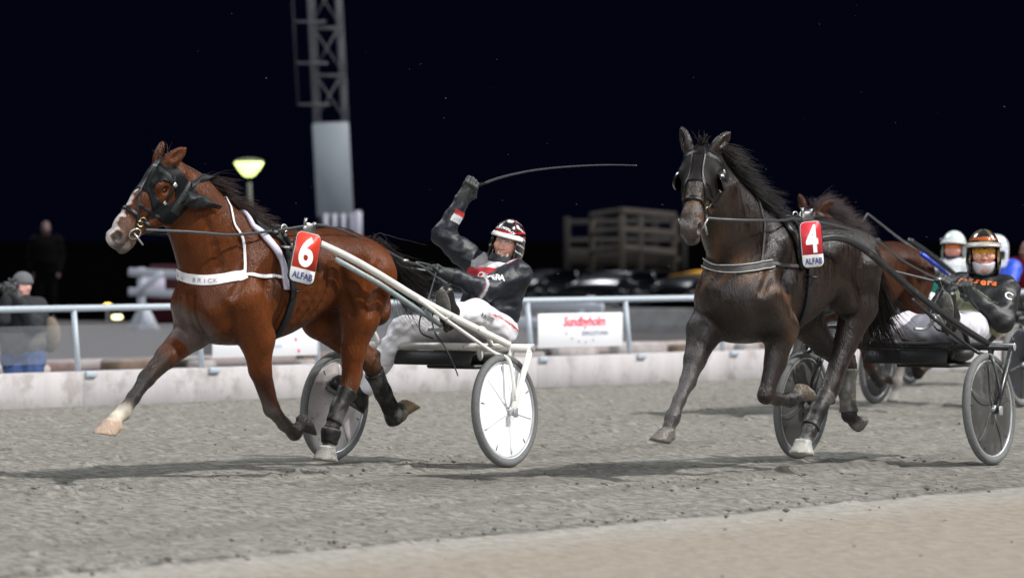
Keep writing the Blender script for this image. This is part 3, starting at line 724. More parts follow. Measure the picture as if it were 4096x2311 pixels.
def horse3_spec():
    s = horse6_spec(); s['key'] = 'red'; rd = np.array((.046, .0155, .0070))
    s['coat'] = rd; s['points'] = np.array((.03, .02, .018)); s.pop('blaze'); s.pop('pink'); s['rough'] = .42; s['nose'] = (.05, .03, .022)
    s['neck'] = [((1.98, 0, 1.33), (2.22, 0, 1.46), .26, .22, .62), ((2.22, 0, 1.46), (2.46, 0, 1.62), .22, .165, .58)]
    H = HeadFrame(F3, (2.66, .0, 1.84), (-.15, -.38, -.45), .62); s['neck'].append(((2.46, 0, 1.62), H(.055, -.085, 0), .165, .115, .62)); s['head'] = H
    b2 = tuple(np.array(BAY)*np.array((1.5, 1.45, 1.35)))
    for lg in s['legs']: lg['c'] = [tuple(rd) if tuple(c) == b2 else c for c in lg['c']]
    s['legs'][2]['c'] = [tuple(rd)]*3+[(.12, .07, .05), (.2, .18, .17), (.2, .18, .17)]
    s['h'] = .016; s['base'] = (1.4, 0, 0); s['ear'] = [(-5, 6, 17), (19, 9, 12)]; s.pop('recol'); return s
F3H = Frame(29.4, 3.91-.30*.491, 37.95-.30*.871, .94)
horse3, B3, H3 = build_horse(F3H, 'race_horse', 'light bay trotter half hidden behind the dark trotter numbered four', horse3_spec())

# ------------------------------------------------------------------ tack
LEATH = mat('black_leather', (.006, .006, .0065), .30, spec=.4, noise=.2, bump=.2, bscale=300)
NYLON = mat('black_nylon', (.008, .008, .009), .6, spec=.3, noise=.2)
HOODM = mat('black_hood_cloth', (.005, .0055, .0065), .42, spec=.14, noise=.25, nscale=20, bump=.25, bscale=220)
HOODB = mat('brown_hood_cloth', (.011, .0085, .009), .6, spec=.14, noise=.25, nscale=20, bump=.25, bscale=220)
STEEL = mat('bright_steel', (.60, .59, .56), .25, metal=.65)
BRASS = mat('dull_brass', (.55, .42, .22), .3, metal=1)
WHITEW = mat('white_webbing', (.72, .70, .72), .55, noise=.08, nscale=12, dirt=((.42, .40, .38), .36, 14))
LILAC = mat('pale_lilac_pad', (.58, .55, .66), .5, noise=.08, dirt=((.35, .33, .34), .36, 10))
GREYW = mat('dark_grey_webbing', (.045, .043, .043), .6, noise=.2)
PIPE = mat('pale_piping', (.6, .58, .54), .5)
PRINT = mat('grey_print', (.22, .22, .24), .6)
RUBBER = mat('black_rubber', (.02, .02, .021), .55, noise=.2, dirt=((.10, .095, .085), .42, 12))
BOOTM = mat('black_leg_boot', (.010, .0095, .009), .5, spec=.3, noise=.3, nscale=12, bump=.4, bscale=40, dirt=((.075, .07, .064), .44, 9))
BELLM = mat('clear_grey_bell_boot', (.36, .36, .34), .32, noise=.2, dirt=((.16, .15, .13), .45, 18))

def head_pt(B, H, a, ang):                                 # ang 0 = dorsal, 90 = left, 180 = under the jaw
    t = math.radians(ang); c = H(a, -.075, 0); d = math.cos(t)*H.e2+math.sin(t)*H.e3
    r = np.linspace(.30, 0, 120); P = c+r[:, None]*d; v = B.ev(P); i = np.where(v < 0)[0]
    return P[i[0]] if len(i) else c
def head_path(B, H, L): return np.array([head_pt(B, H, *q) for q in L])
def hring(B, H, a0, a1=None, n=16, lo=0, hi=360):           # loop round the head, sloping from a0 (dorsal) to a1 (ventral)
    a1 = a0 if a1 is None else a1; closed = hi-lo >= 360
    A = np.linspace(lo, hi, n, endpoint=not closed)
    return head_path(B, H, [(a0+(a1-a0)*(1-math.cos(math.radians(t)))/2, t) for t in A]), closed
def bridle(th, B, H, fr, key, leather):
    br = th.part('bridle', strap(B, *hring_args(B, H, .40, .385, .028)), leather)
    P, c = hring(B, H, .075, .12, 9, -95, 95); th.part('brow_band', strap(B, P, .024), leather, br)
    for s in (1, -1):
        th.part('cheek_strap', strap(B, head_path(B, H, [(.06, s*70), (.11, s*88), (.20, s*103), (.32, s*108), (.44, s*112)]), .020), leather, br)
        th.part('overcheck_strap', strap(B, head_path(B, H, [(-.02, s*14), (.08, s*13), (.16, s*14), (.24, s*16), (.32, s*34), (.40, s*66), (.465, s*100)]), .015), leather, br)
        th.part('drop_strap', strap(B, hring(B, H, .34, .30, 9, *((40, 130) if s > 0 else (230, 320)))[0], .022), leather, br)
        q = head_pt(B, H, .485, s*112); n = N(B.grad(q[None])[0])
        th.part('bit_ring', torus(q+n*.012, n, .038, .0048, 24, 8), STEEL, br)
        th.part('bit_shank', bar(q+n*.012+H.e2*.01, q+n*.014-H.e2*.085+H.e1*.01, .006), STEEL, br)
        for (a, g) in ((.42, 104), (.385, 97)):
            q = head_pt(B, H, a, s*g); n = B.grad(q[None])[0]; th.part('curb_ring', torus(q+n*.012, n, .018, .004, 16, 6), BRASS, br)
        for (a, g) in ((.10, 86), (.22, 103), (.33, 108)):
            q = head_pt(B, H, a, s*g); n = B.grad(q[None])[0]; t = N(H.e1); th.part('buckle', box(q+n*.011, (.022, .026, .005), (t, np.cross(n, t), n), .002), STEEL, br)
    return br
def hring_args(B, H, a0, a1, w): P, c = hring(B, H, a0, a1); return P, w, .006, 4, .003, True
def hood(th, B, H, m, lo=.0, hi=.27, eye=.050, name='blinker_hood', nose_dip=.06, low=.215):
    def clip(p):
        h = H.inv(p); a, u, v = h[..., 0], h[..., 1], h[..., 2]
        edge = hi+nose_dip*np.clip(np.abs(v)/.06, 0, 1.3)*np.clip(-u/.10, 0, 1)-.9*np.maximum(-u-.175, 0)
        d = np.maximum(a-edge, lo-a+.0*u); d = np.maximum(d, -u-low)
        for s in (1, -1): d = np.maximum(d, eye-np.sqrt(((a-.175)/1.0)**2+((u+.058)/1.15)**2+((v-s*.095)/1.3)**2))
        for s in (1, -1): d = np.maximum(d, .048-np.sqrt((a-.005)**2+(u-.055)**2+(v-s*.072)**2))
        return d
    c = H(.15, -.07, 0); return th.part(name, B.mesh(.007, clip=clip, off=.007, smooth=1, keep=(c-.34, c+.34))[:2], m)
def leg_boot(th, B, a, b, m, off=.010, name='leg_boot', h=.008):
    a, b = np.array(a, float), np.array(b, float); d = N(b-a); L = np.linalg.norm(b-a)
    def clip(p):
        q = p-a; t = q@d; r = np.sqrt(np.maximum((q*q).sum(-1)-t*t, 0)); return np.maximum(np.maximum(-t, t-L), r-.10)
    lo, hi = np.minimum(a, b)-.12, np.maximum(a, b)+.12
    return th.part(name, keep_largest(*B.mesh(h, clip=clip, off=off, smooth=1, keep=(lo, hi))[:2]), m)
def bell_boot(th, c, dn, m, s=1.0):
    c, dn = np.array(c, float), N(dn); V = lathe([(.050*s, -.012), (.054*s, .0), (.060*s, .03), (.072*s, .065), (.078*s, .085), (.072*s, .084), (.055*s, .03), (.046*s, -.01)], c, dn, 28, True); return th.part('bell_boot', V, m)
def wrap_mid(P, y0=.012):                                   # hits from the left side round the front -> on round the far side by symmetry
    P = np.array(P); far = mirror(P[P[:, 1] > max(.02, -P[-1, 1]+.03)])[::-1]
    return np.concatenate([P, far])
def crest_pts(B, H, a, b, n, lift=0.0):
    """points on the top line of the neck from a to b (local x, z guesses), snapped to the midline"""
    out = []
    for t in np.linspace(0, 1, n):
        p = np.array(a)*(1-t)+np.array(b)*t; z = np.linspace(p[2]+.35, p[2]-.5, 300); L = np.stack([np.full(300, p[0]), np.full(300, p[1]), z], 1); i = np.where(B.ev(L) < 0)[0]
        out.append(L[i[0]] if len(i) else p)
    return np.array(out)
def mane_tail(th, B, H, wither, dock, tail_path, mc, tc, key, tufts=1.0, side=-.35, L=.24, tail_w=.09, lift=.35, m0=0.0):
    rng = np.random.default_rng(5)
    C = crest_pts(B, H, H(-.01, .02, 0), wither, 60); mm = mat('mane_hair_'+key, mc, .42, spec=.28, noise=.4, nscale=50)
    R, D = [], []
    for i in range(int(1150*tufts)):
        t = m0+(1-m0)*rng.uniform(0, 1)**.9; k = t*59; j = min(int(k), 58); p = C[j]*(1-k+j)+C[j+1]*(k-j); p = p+np.array([0, rng.normal(0, .014), -.008])
        cl = math.sin(t*41)*.25+math.sin(t*17+1)*.2; R.append(p); D.append(np.array([-.8, side+cl*.5+rng.normal(0, .16), lift+cl*.6+rng.normal(0, .12)]))
    th.part('mane', hair(R, D, L, (-.25, side*.6, -.75), .0027, rng, .05, 7, .16), mm)
    R, D = [], []
    for i in range(int(22*tufts)):
        R.append(H(rng.uniform(-.03, .02), .045, rng.normal(0, .018))); D.append(N(H.e2*.9-H.e1*.55+rng.normal(0, .28, 3)))
    th.part('forelock', hair(R, D, .095, (-.2, 0, -.5), .0035, rng, .08, 6, .2), mm)
    P = catmull(tail_path, 10); Vs = []; tm = mat('tail_hair_'+key, tc, .42, spec=.28, noise=.4, nscale=40)
    base = th.part('tail', tube(P[:26], np.linspace(.042, .030, 26), 12), tm)
    G = len(P); Vs, Fs, c = [], [], 0
    for i in range(1000):
        s0 = rng.uniform(0, .55)**1.1*G; l = rng.uniform(.35, 1.0)*(G-s0); off = rng.normal(0, 1, 3)*tail_w*np.array([.5, .62, .7]); ph = rng.uniform(0, 6.28, 3); am = rng.uniform(.0, .03); pts = []
        for u in np.linspace(0, 1, 9):
            k = min(s0+l*u, G-1.001); j = int(k); p = P[j]*(1-k+j)+P[j+1]*(k-j); g = (k/G)
            pts.append(p+rng.normal(0, .02, 3)*(u == 0)+off*(.30+1.1*g*u)+am*np.sin(ph+u*5)*u+np.array([0, 0, -.10*u*u*abs(off[0]/tail_w)]))
        v, f = tube(pts, .0033*np.linspace(1, .2, 9), 3, False); Vs.append(v); Fs += [tuple(q+c for q in x) for x in f]; c += len(v)
    th.part('tail_strands', (np.concatenate(Vs), Fs), tm, base)

# ---- bay trotter: hood, bridle, mane, boots
hood(horse6, B6, H6, HOODM, .0, .25, .060)
bridle(horse6, B6, H6, F6, 'bay', LEATH)
def cloth_loft(E0, E1, bulge, n=14, m=9, th=.004, ripple=.0):
    A, C = catmull(E0, 6), catmull(E1, 6); A = A[np.linspace(0, len(A)-1, n).astype(int)]; C = C[np.linspace(0, len(C)-1, n).astype(int)]; V = []
    for i in range(n):
        for j in range(m):
            u = j/(m-1); V.append(A[i]*(1-u)+C[i]*u+np.array(bulge)*math.sin(math.pi*u)*(1-.5*i/(n-1))+np.array([0, ripple*math.sin(i*1.1+u*7), ripple*math.sin(i*.9+u*5)]))
    V = np.array(V); F = [(i*m+j, i*m+j+1, (i+1)*m+j+1, (i+1)*m+j) for i in range(n-1) for j in range(m-1)]; k = len(V); W2 = V-N(bulge)*th
    rim = [i*m for i in range(n)]+[(n-1)*m+j for j in range(1, m)]+[i*m+m-1 for i in range(n-2, -1, -1)]+[j for j in range(m-2, 0, -1)]
    F2 = F+[tuple(q+k for q in f[::-1]) for f in F]+[(rim[i], rim[(i+1) % len(rim)], rim[(i+1) % len(rim)]+k, rim[i]+k) for i in range(len(rim))]
    return np.concatenate([V, W2]), F2
HFM = mat('grey_black_hood', (.013, .0155, .0165), .5, spec=.3, noise=.5, nscale=25, bump=.4, bscale=60)
eh = horse6.part('ear_hood', strap(B6, B6.hits(F6, [(173.5, 213.5), (178, 206), (183, 197.5), (187.5, 189.5), (190, 183.5)]), .062, .006, off=.006), HFM)
horse6.part('hood_ear', cloth_loft([U6(186, 182, .03), U6(194, 176.5, .03), U6(205, 174, .02), U6(216, 176.5, .0)], [U6(187, 192, .07), U6(197, 186, .06), U6(207, 181, .03), U6(216, 178, .0)], (.0, .05, .01), ripple=.005), HFM, eh)
horse6.part('hood_ear', cloth_loft([U6(184, 192, .12), U6(195, 192, .13), U6(207, 197, .14), U6(219, 206, .14)], [U6(181, 205, .13), U6(190, 206.5, .14), U6(203, 208.5, .145), U6(219, 208, .14)], (.0, .055, .01), ripple=.006), HFM, eh)
mane_tail(horse6, B6, H6, (1.80, 0, 1.62), None, [(.62, 0, 1.40), (.52, 0, 1.45), (.42, 0, 1.40), (.30, .0, 1.30), (.12, 0, 1.20), (-.08, -.02, 1.13), (-.34, -.04, 1.10)], (.022, .011, .008), (.011, .008, .007), 'bay', .9, .45, .20, .10, .22, .40)
lg = S6['legs']
leg_boot(horse6, B6, rear(lg[2]['p'][3], lg[2]['p'][4], .30), rear(lg[2]['p'][4], lg[2]['p'][5], .65), BOOTM)
leg_boot(horse6, B6, lg[2]['p'][5]-(lg[2]['p'][5]-lg[2]['p'][4])*.1, lg[2]['p'][6], BOOTM, .012)
leg_boot(horse6, B6, rear(lg[3]['p'][3], lg[3]['p'][4], .25), lg[3]['p'][5]+N(lg[3]['p'][5]-lg[3]['p'][4])*.03, BOOTM, .014)
bell_boot(horse6, lg[2]['hoof'][0], (.12, 0, -1), BELLM)
# ---- dark trotter
hood(horse4, B4, H4, HOODB, .0, .28, .052, nose_dip=.03, low=.125)
bridle(horse4, B4, H4, F4, 'dark', LEATH)
cups = []
for s in (1, -1):
    c = H4(.165, -.055, s*.088); n = N(H4.e3*s*.75+H4.e2*.1+H4.e1*.15); f = N(n*.3+H4.e1*.9)
    th_ = np.linspace(0, math.pi/2, 7); prof = [(.070*math.sin(t)+.001, .045*math.cos(t)) for t in th_][::-1]+[(.064*math.sin(t)+.001, .040*math.cos(t)) for t in th_]
    cups.append(lathe(prof, H4(.175, -.06, s*.098), N(H4.e3*s-H4.e1*.5), 26))
horse4.part('blinker_cup', cups[0], mat('black_blinker_plastic', (.012, .012, .012), .18, coat=.6)); horse4.part('blinker_cup', cups[1], MATS['black_blinker_plastic'])
mane_tail(horse4, B4, H4, (1.88, 0, 1.66), None, [(.62, 0, 1.47), (.52, 0, 1.50), (.42, 0, 1.40), (.33, 0, 1.22), (.25, .0, 1.05), (.16, .0, .93), (.05, .0, .86)], (.012, .0095, .009), (.009, .007, .0065), 'dark', 1.2, .75, .24, .10, .12, .06)
lg4 = S4['legs']
leg_boot(horse4, B4, rear(lg4[2]['p'][3], lg4[2]['p'][4], .35), rear(lg4[2]['p'][4], lg4[2]['p'][5], .80), BOOTM, .012)
leg_boot(horse4, B4, rear(lg4[3]['p'][3], lg4[3]['p'][4], .10), rear(lg4[3]['p'][4], lg4[3]['p'][5], .9), mat('mud_grey_boot', (.06, .058, .052), .45, noise=.3, nscale=14, dirt=((.16, .15, .13), .42, 12)), .012)
bell_boot(horse4, lg4[2]['hoof'][0], (.18, 0, -1), BELLM, 1.04)
# ---- third horse
bridle(horse3, B3, H3, F3H, 'red', LEATH)
mane_tail(horse3, B3, H3, (1.80, 0, 1.62), None, [(.60, 0, 1.40), (.52, 0, 1.42), (.42, 0, 1.30), (.36, 0, 1.1), (.30, 0, .9), (.22, 0, .75)], (.05, .036, .036), (.03, .02, .017), 'red', 1.2, .3, .26, .07, .75)

# ---- harness on each leading horse (lies on the horse: a thing of its own)
def ring_at(p, ax, R=.025, r=.004): return torus(np.array(p), ax, R, r, 20, 6)
def harness(fr, B, H, label, base, P, collar_m, pad_m, thin_m, col_w, piping=None, txt=None):
    h = Thing('racing_harness', label, 'harness', fr, base)
    bc = B.hits(fr, P['collar']); pth = wrap_mid(bc); col = h.part('breast_collar', strap(B, pth, col_w, .006), collar_m)
    if piping:
        for du in (.42, -.42):
            C = catmull(pth, 6); C = B.snap(C, .012); T, _, _ = frames_along(C); Bn = np.cross(B.grad(C), T); Q = C+Bn*col_w*du
            h.part('piping', tube(B.snap(Q, .015, 4), .0025, 6), piping, col)
    if txt: h.part('lettering', letters_on(B, fr, txt[0], txt[1], txt[2], .01, .0155), PRINT, col)
    tr = B.hits(fr, P['trace']); h.part('trace_strap', strap(B, tr, .021, .006), thin_m); h.part('trace_strap', strap(B, mirror(tr), .021, .006), thin_m)
    nk = B.hits(fr, P['neck']); h.part('neck_strap', strap(B, both_sides(nk[::-1]), .017, .004, off=.006), thin_m)
    pd = B.hits(fr, P['pad']); pad = h.part('saddle_pad', strap(B, both_sides(pd[::-1]), P.get('pw', .046), .018, off=.004), pad_m)
    gi = B.hits(fr, P['girth']); g = both_sides(gi[::-1]); bot = g[-1].copy()
    def under(y): z = np.linspace(.76, 1.2, 400); L = np.stack([np.full(400, bot[0]), np.full(400, y), z], 1); i = np.where(B.ev(L) < 0)[0]; return L[i[0]] if len(i) else np.array([bot[0], y, .86])
    h.part('girth', strap(B, np.concatenate([g, [under(-.12), under(0), under(.12)]]), .052, .014, off=.005, closed=True), NYLON)
    sd = B.hits(fr, P['saddle'])
    sa = None
    for s in (1, -1):
        for i in range(len(sd)-1):
            a, b = sd[i]*np.array([1, s, 1]), sd[i+1]*np.array([1, s, 1]); n = N(B.grad(((a+b)/2)[None])[0]); t = N(b-a); t = N(t-n*(t@n)); o = h.part('saddle' if sa is None else 'saddle_block', box((a+b)/2+n*.022, (np.linalg.norm(b-a)*.9, .06, .034), (t, np.cross(n, t), n), .012), LEATH, sa); sa = sa or o
    for q in P['rings']:
        p = B.hit(fr, *q); n = B.grad(p[None])[0]
        for s in (1, -1):
            m = np.array([1, s, 1]); h.part('terret', ring_at((p+n*.04)*m, np.array([.3, 1, .2]), .022, .0045), STEEL, sa)
    for q in P['metal']:
        p = B.hit(fr, *q); n = B.grad(p[None])[0]; h.part('shaft_pin', tube([p+n*.0, p+n*.04, p+n*.05+np.array([-.03, .005, -.002]), p+n*.05+np.array([-.07, .01, -.004])], [.008, .010, .010, .015], 10), STEEL, sa)
    for q in P.get('keeper', []):
        p = B.hit(fr, *q); h.part('keeper', ring_at(p+B.grad(p[None])[0]*.03, (0, .2, 1), .036, .007), LEATH, sa)
    return h
hx6 = harness(F6, B6, H6, 'white racing harness with lilac saddle pad on the bay trotter', (1.6, 0, .86), dict(
    collar=[(246, 274.5), (240, 275.3), (233, 276.5), (225, 278), (217, 279), (208, 279.8), (199.8, 279.7), (192, 278.4), (184, 275.8), (178, 272.3)],
    trace=[(245.5, 274.6), (256, 275.3), (268, 276), (281, 276.6), (288, 276.8)], neck=[(232, 222.5), (237, 229.5), (242, 237), (244.3, 247), (244.6, 258), (244.3, 273)],
    pad=[(249.4, 226), (257, 230), (263, 236), (270, 244), (276, 251.5), (281, 260), (283.3, 272), (285, 289)],
    girth=[(262, 229.5), (276, 236), (284, 247), (288, 262), (290, 278), (291.5, 292), (289, 307), (285, 318), (280, 327)], saddle=[(268, 232), (278, 236), (287, 243), (292, 251), (295, 260)],
    rings=[(281, 233)], metal=[(281, 246)], keeper=[(290, 290)]), WHITEW, LILAC, WHITEW, .062, None, ('RA BRICK', [(178.5, 273.6), (190, 278.6), (205, 281.0), (217, 280.4)], .040))
hx4 = harness(F4, B4, H4, 'dark grey racing harness with pale piping on the dark trotter', (1.6, 0, .86), dict(
    collar=[(772, 263.3), (764, 265), (756, 266.6), (748, 267.8), (741, 268.5), (733, 268.6), (725, 268), (717, 266.5), (710, 264.5), (705, 262)],
    trace=[(771, 263.3), (780, 264.5), (790, 265.5), (801, 266), (808, 266)], neck=[(760, 212), (763, 218), (763.5, 228), (763, 239), (762, 250), (761, 262)],
    pad=[(772, 213), (779, 219), (786, 227), (792, 235), (796, 244), (798, 256), (801, 268)], pw=.055,
    girth=[(780, 213), (792, 222), (800, 233), (805, 246), (808, 260), (809.5, 274), (808, 290), (806, 302)], saddle=[(786, 215), (793, 221), (800, 228), (806, 236)],
    rings=[(796, 221)], metal=[(798, 231)], keeper=[(808, 276)]), GREYW, LEATH, GREYW, .056, PIPE)

# ---- number plates (hang on the harness)
REDP, BLUP, WHTP, BLKP = mat('plate_red', (.66, .055, .03), .35), mat('plate_blue', (.02, .03, .16), .4), mat('plate_white', (.80, .80, .80), .35), mat('plate_black_rim', (.012, .012, .012), .4)
def plate(fr, px, py, y, num, w, h, yaw, lean, label, red, hsc=1.0):
    c = fr.U(px, py, y); a = math.radians(yaw); n = np.array([math.sin(a), math.cos(a), 0.05]); n = N(n); ux = N(np.cross([0, 0, 1.], n)); uy = np.cross(n, ux); r = math.radians(lean)
    ux, uy = ux*math.cos(r)+uy*math.sin(r), uy*math.cos(r)-ux*math.sin(r)
    t = Thing('number_plate', label, 'number plate', fr, c-uy*h/2)
    t.part('rim', place2d(prism2d(rrect(w+.014, h+.014, .042), -.012, .002), c, ux, uy), BLKP)
    t.part('plate', place2d(prism2d(rrect(w, h, .036), -.008, .0045), c, ux, uy), WHTP)
    band = [(x, y_) for x, y_ in rrect(w-.003, h-.003, .035) if y_ > -h*.24]; band = [(w/2-.0015, -h*.22)]+band+[(-w/2+.0015, -h*.22)]
    t.part('red_field', place2d(prism2d(band, 0, .0065), c, ux, uy), red)
    V, F = text_mesh(num, 1, .035); V = V-(V.max(0)+V.min(0))/2; s = V.max(0); V = V/np.maximum(s*2, 1e-6)*np.array([w*.60, h*.62, 1]); V[:, 2] = 0
    t.part('number', place2d((V, F), c+uy*h*.125, ux, uy, .009), WHTP)
    V, F = text_mesh('ALFAB', 1, .018); V = V-(V.max(0)+V.min(0))/2; V = V/np.maximum(V.max(0)*2, 1e-6)*np.array([w*.84, h*.135, 1]); V[:, 2] = 0
    t.part('sponsor_name', place2d((V, F), c-uy*h*.365, ux, uy, .009), BLUP)
    t.part('bracket', merge(box(c+uy*(h/2+.03)-n*.02, (.085, .07, .014), (ux, uy, n), .003), box(c+uy*(h/2+.065)-ux*.034-n*.02, (.016, .05, .014), (ux, uy, n)), box(c+uy*(h/2+.058)+ux*.030-n*.02, (.02, .04, .014), (ux, uy, n)), bar(c-n*.01, c-n*.10, .012)), mat('scuffed_steel', (.25, .25, .25), .35, metal=.9, noise=.3))
    return t
plate(F6, 305, 257.5, .42, '6', .170, .315, 27, -13, 'red and white plate with a big six on the bay trotter beside white shafts', REDP)
plate(F4, 811.5, 244, .42, '4', .158, .285, 27, 4, 'red and white plate with a big four on the dark trotter beside black shafts', mat('plate_crimson', (.60, .03, .045), .35))

# ------------------------------------------------------------------ sulkies
CREAM = mat('cream_paint', (.70, .685, .64), .33, noise=.06, nscale=10, dirt=((.20, .13, .07), .335, 26))
BLACKP = mat('black_paint', (.022, .024, .025), .3, noise=.15, dirt=((.14, .13, .115), .36, 14))
GREYT = mat('grey_green_tube', (.30, .36, .36), .4, noise=.1)
TYRE = mat('dusty_tyre', (.115, .118, .116), .75, noise=.15, nscale=60)
DISCW = mat('white_wheel_disc', (.82, .83, .84), .28, noise=.03, dirt=((.62, .60, .56), .36, 7))
DISCD = mat('dark_wheel_disc', (.050, .050, .048), .38, noise=.2, nscale=6, dirt=((.10, .095, .088), .42, 9))
ALU = mat('aluminium_rim', (.42, .43, .44), .32, metal=.4)
SEATM = mat('black_seat', (.018, .018, .018), .5, noise=.2, bump=.2)
def wheel(t, c, tilt, disc_m, r=.37, rim_m=ALU, spokes=5, rot=.3, slot=True, hole_m=BLACKP, blade=False):
    ax = N([0, math.cos(math.radians(tilt)), math.sin(math.radians(tilt))]); c = np.array(c, float); u = np.array([1.0, 0, 0]); v = np.cross(ax, u)
    w = t.part('wheel', lathe([(r-.062, -.011), (r-.055, -.018), (r-.046, -.016), (r-.046, .016), (r-.055, .018), (r-.062, .011)], c, ax, 56, True), rim_m)
    n = 16; t.part('tyre', lathe([(r-.027+.027*math.cos(a), .027*math.sin(a)) for a in np.arange(n)*2*math.pi/n], c, ax, 64, True), TYRE, w)
    t.part('disc', lathe([(.006, .034), (.04, .032), (.10, .026), (.20, .018), (r-.075, .010), (r-.06, .006), (r-.06, -.006), (r-.075, -.010), (.20, -.018), (.10, -.026), (.04, -.032), (.006, -.034)], c, ax, 56), disc_m, w)
    def h(rad): return np.interp(rad, [.04, .10, .20, r-.075, r-.06], [.032, .026, .018, .010, .006])
    for i in range(spokes):
        a = rot+i*2*math.pi/spokes; d = math.cos(a)*u+math.sin(a)*v
        for s in (1, -1):
            if blade:
                e = np.cross(ax, d); P = [c+d*q+e*(.09*math.sin((q-.05)*8))+ax*s*(h(q)+.0005) for q in np.linspace(.05, r-.07, 8)]
                t.part('spoke', tube(P, [.012, .018, .024, .026, .024, .02, .014, .006], 8, True, False, (ax, .18)), disc_m, w)
            else:
                P = [c+d*q+ax*s*(h(q)-.001) for q in np.linspace(.05, r-.085, 6)]
                t.part('spoke', tube(P, [.016, .014, .012, .011, .011, .010], 8, True, False, (ax, .55)), disc_m, w)
        if slot:
            a2 = a+math.pi/spokes; d2 = math.cos(a2)*u+math.sin(a2)*v; e2 = np.cross(ax, d2)
            for s in (1, -1): t.part('slot', box(c+d2*(r-.098)+ax*s*(h(r-.098)+.0005), (.040, .0075, .002), (d2, e2, ax)), hole_m, w)
    t.part('hub', merge(lathe([(.001, -.055), (.022, -.055), (.026, -.03), (.026, .03), (.022, .055), (.001, .055)], c, ax, 18)), ALU, w)
    return w
def sulky(fr, label, frame_m, disc_near, disc_far, W=.69, brace_m=None, front=None, group=None, blade=False, tilt=4, hole_m=BLACKP, seat=(-.50, .06), spokes=5, rot=(.35, .2), detail=True, splash=True):
    t = Thing('sulky', label, 'sulky', fr, (0, 0, 0), group); X, Z = -.20, .775
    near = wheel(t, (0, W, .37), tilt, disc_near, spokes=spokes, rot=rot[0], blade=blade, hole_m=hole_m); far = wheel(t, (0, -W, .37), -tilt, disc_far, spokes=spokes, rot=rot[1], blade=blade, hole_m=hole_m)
    t.part('arch_bar', bar((X, W+.085, Z), (X, -W-.085, Z), .026, 16), frame_m)
    fr_pts = front or [(1.62, .35, 1.475), (1.30, .365, 1.38), (1.0, .385, 1.27), (.55, .43, 1.085), (.15, .52, .925), (X+.02, .60, .795)]
    for s in (1, -1):
        m = np.array([1, s, 1.0])
        t.part('shaft', tube(catmull(np.array(fr_pts)*m, 8), .0235, 14), frame_m)
        if s > 0: t.part('shaft_plug', ball((X, (W+.09)*s, Z), (.02, .008, .028), 8), ALU)
        t.part('outer_fork', tube([np.array((X, W+.07, Z))*m, np.array((-.02, W+.058, .40))*m, np.array((.01, W+.056, .345))*m], [.026, .024, .018], 12, True, False, ((0, 1, 0), .7)), frame_m)
        t.part('inner_fork', tube([np.array((X, W-.075, Z))*m, np.array((0, W-.058, .37))*m], .020, 12), frame_m)
        t.part('wheel_stay', tube(catmull(np.array([(.62, .44, 1.10), (.36, .50, .95), (.02, .60, .755), (.0, .72, .70), (.02, W+.085, .52), (.01, W+.08, .44)])*m, 6), .0125, 10), frame_m)
        t.part('axle_plate', box(np.array((.0, W+.085, .36))*m, (.050, .012, .062), None, .005), ALU)
        if brace_m: t.part('brace_tube', tube([np.array((1.42, .37, 1.36))*m, np.array((1.0, .40, 1.205))*m, np.array((.36, .43, .93))*m], .017, 12), brace_m)
        t.part('foot_rest', tube(catmull(np.array([(.40, .50, .975), (.30, .44, .95), (.30, .38, .90), (.36, .33, .90)])*m, 5), .012, 8), ALU)
        t.part('rest_bracket', box(np.array((.26, .475, .965))*m, (.17, .03, .035), (N((.9, .15, .36)), (0, 1., 0), N((-.36, 0, .9))), .008), ALU)
        t.part('seat_strut', tube([np.array((X+.02, .36, Z))*m, np.array((X-.30, .16, .66))*m, np.array((X-.42, .10, .64))*m], .020, 12, True, False, ((0, 0, 1), 1.4)), frame_m)
        t.part('shaft_post', tube(catmull(np.array([(.02, .50, .90), (-.06, .47, .90), (-.13, .46, .86), (-.18, .46, .79)])*m, 5), .018, 10), frame_m)
    b = Body(); sx, sy = seat
    b.ell((sx, sy, .715), (.24, .26, .085), None, .03); b.ell((sx-.17, sy, .80), (.06, .24, .10), None, .06); b.ell((sx+.02, sy, .80), (.20, .20, .085), None, .05, op='s'); t.part('seat', b.mesh(.014)[:2], SEATM)
    t.part('seat_pan', box((sx+.02, sy, .640), (.40, .40, .03), None, .012), SEATM)
    if splash: t.part('splash_board', box((X+.03, 0, .70), (.02, .62, .10), (N((1, 0, .4)), (0, 1., 0), N((-.4, 0, 1))), .006), SEATM)
    return t
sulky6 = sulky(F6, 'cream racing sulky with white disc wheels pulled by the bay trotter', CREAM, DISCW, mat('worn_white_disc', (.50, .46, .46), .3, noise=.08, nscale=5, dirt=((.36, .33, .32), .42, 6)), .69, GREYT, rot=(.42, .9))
sulky4 = sulky(F4, 'black racing sulky with smoky disc wheels pulled by the dark trotter', BLACKP, DISCD, DISCD, .70, None, [(1.68, .33, 1.49), (1.50, .345, 1.50), (1.32, .37, 1.47), (1.10, .41, 1.38), (.55, .46, 1.12), (.15, .53, .935), (-.18, .60, .795)], blade=True, rot=(.5, 1.2), seat=(-.52, .06))
BLUEH = mat('blue_anodised', (.03, .06, .42), .3, metal=.6)
sulky3 = sulky(F3, 'black sulky with blue hub trim behind the light bay trotter', BLACKP, mat('near_black_disc', (.025, .025, .028), .35, noise=.2), MATS['near_black_disc'], .69, BLUEH, blade=False, rot=(.2, .6), hole_m=BLUEH)

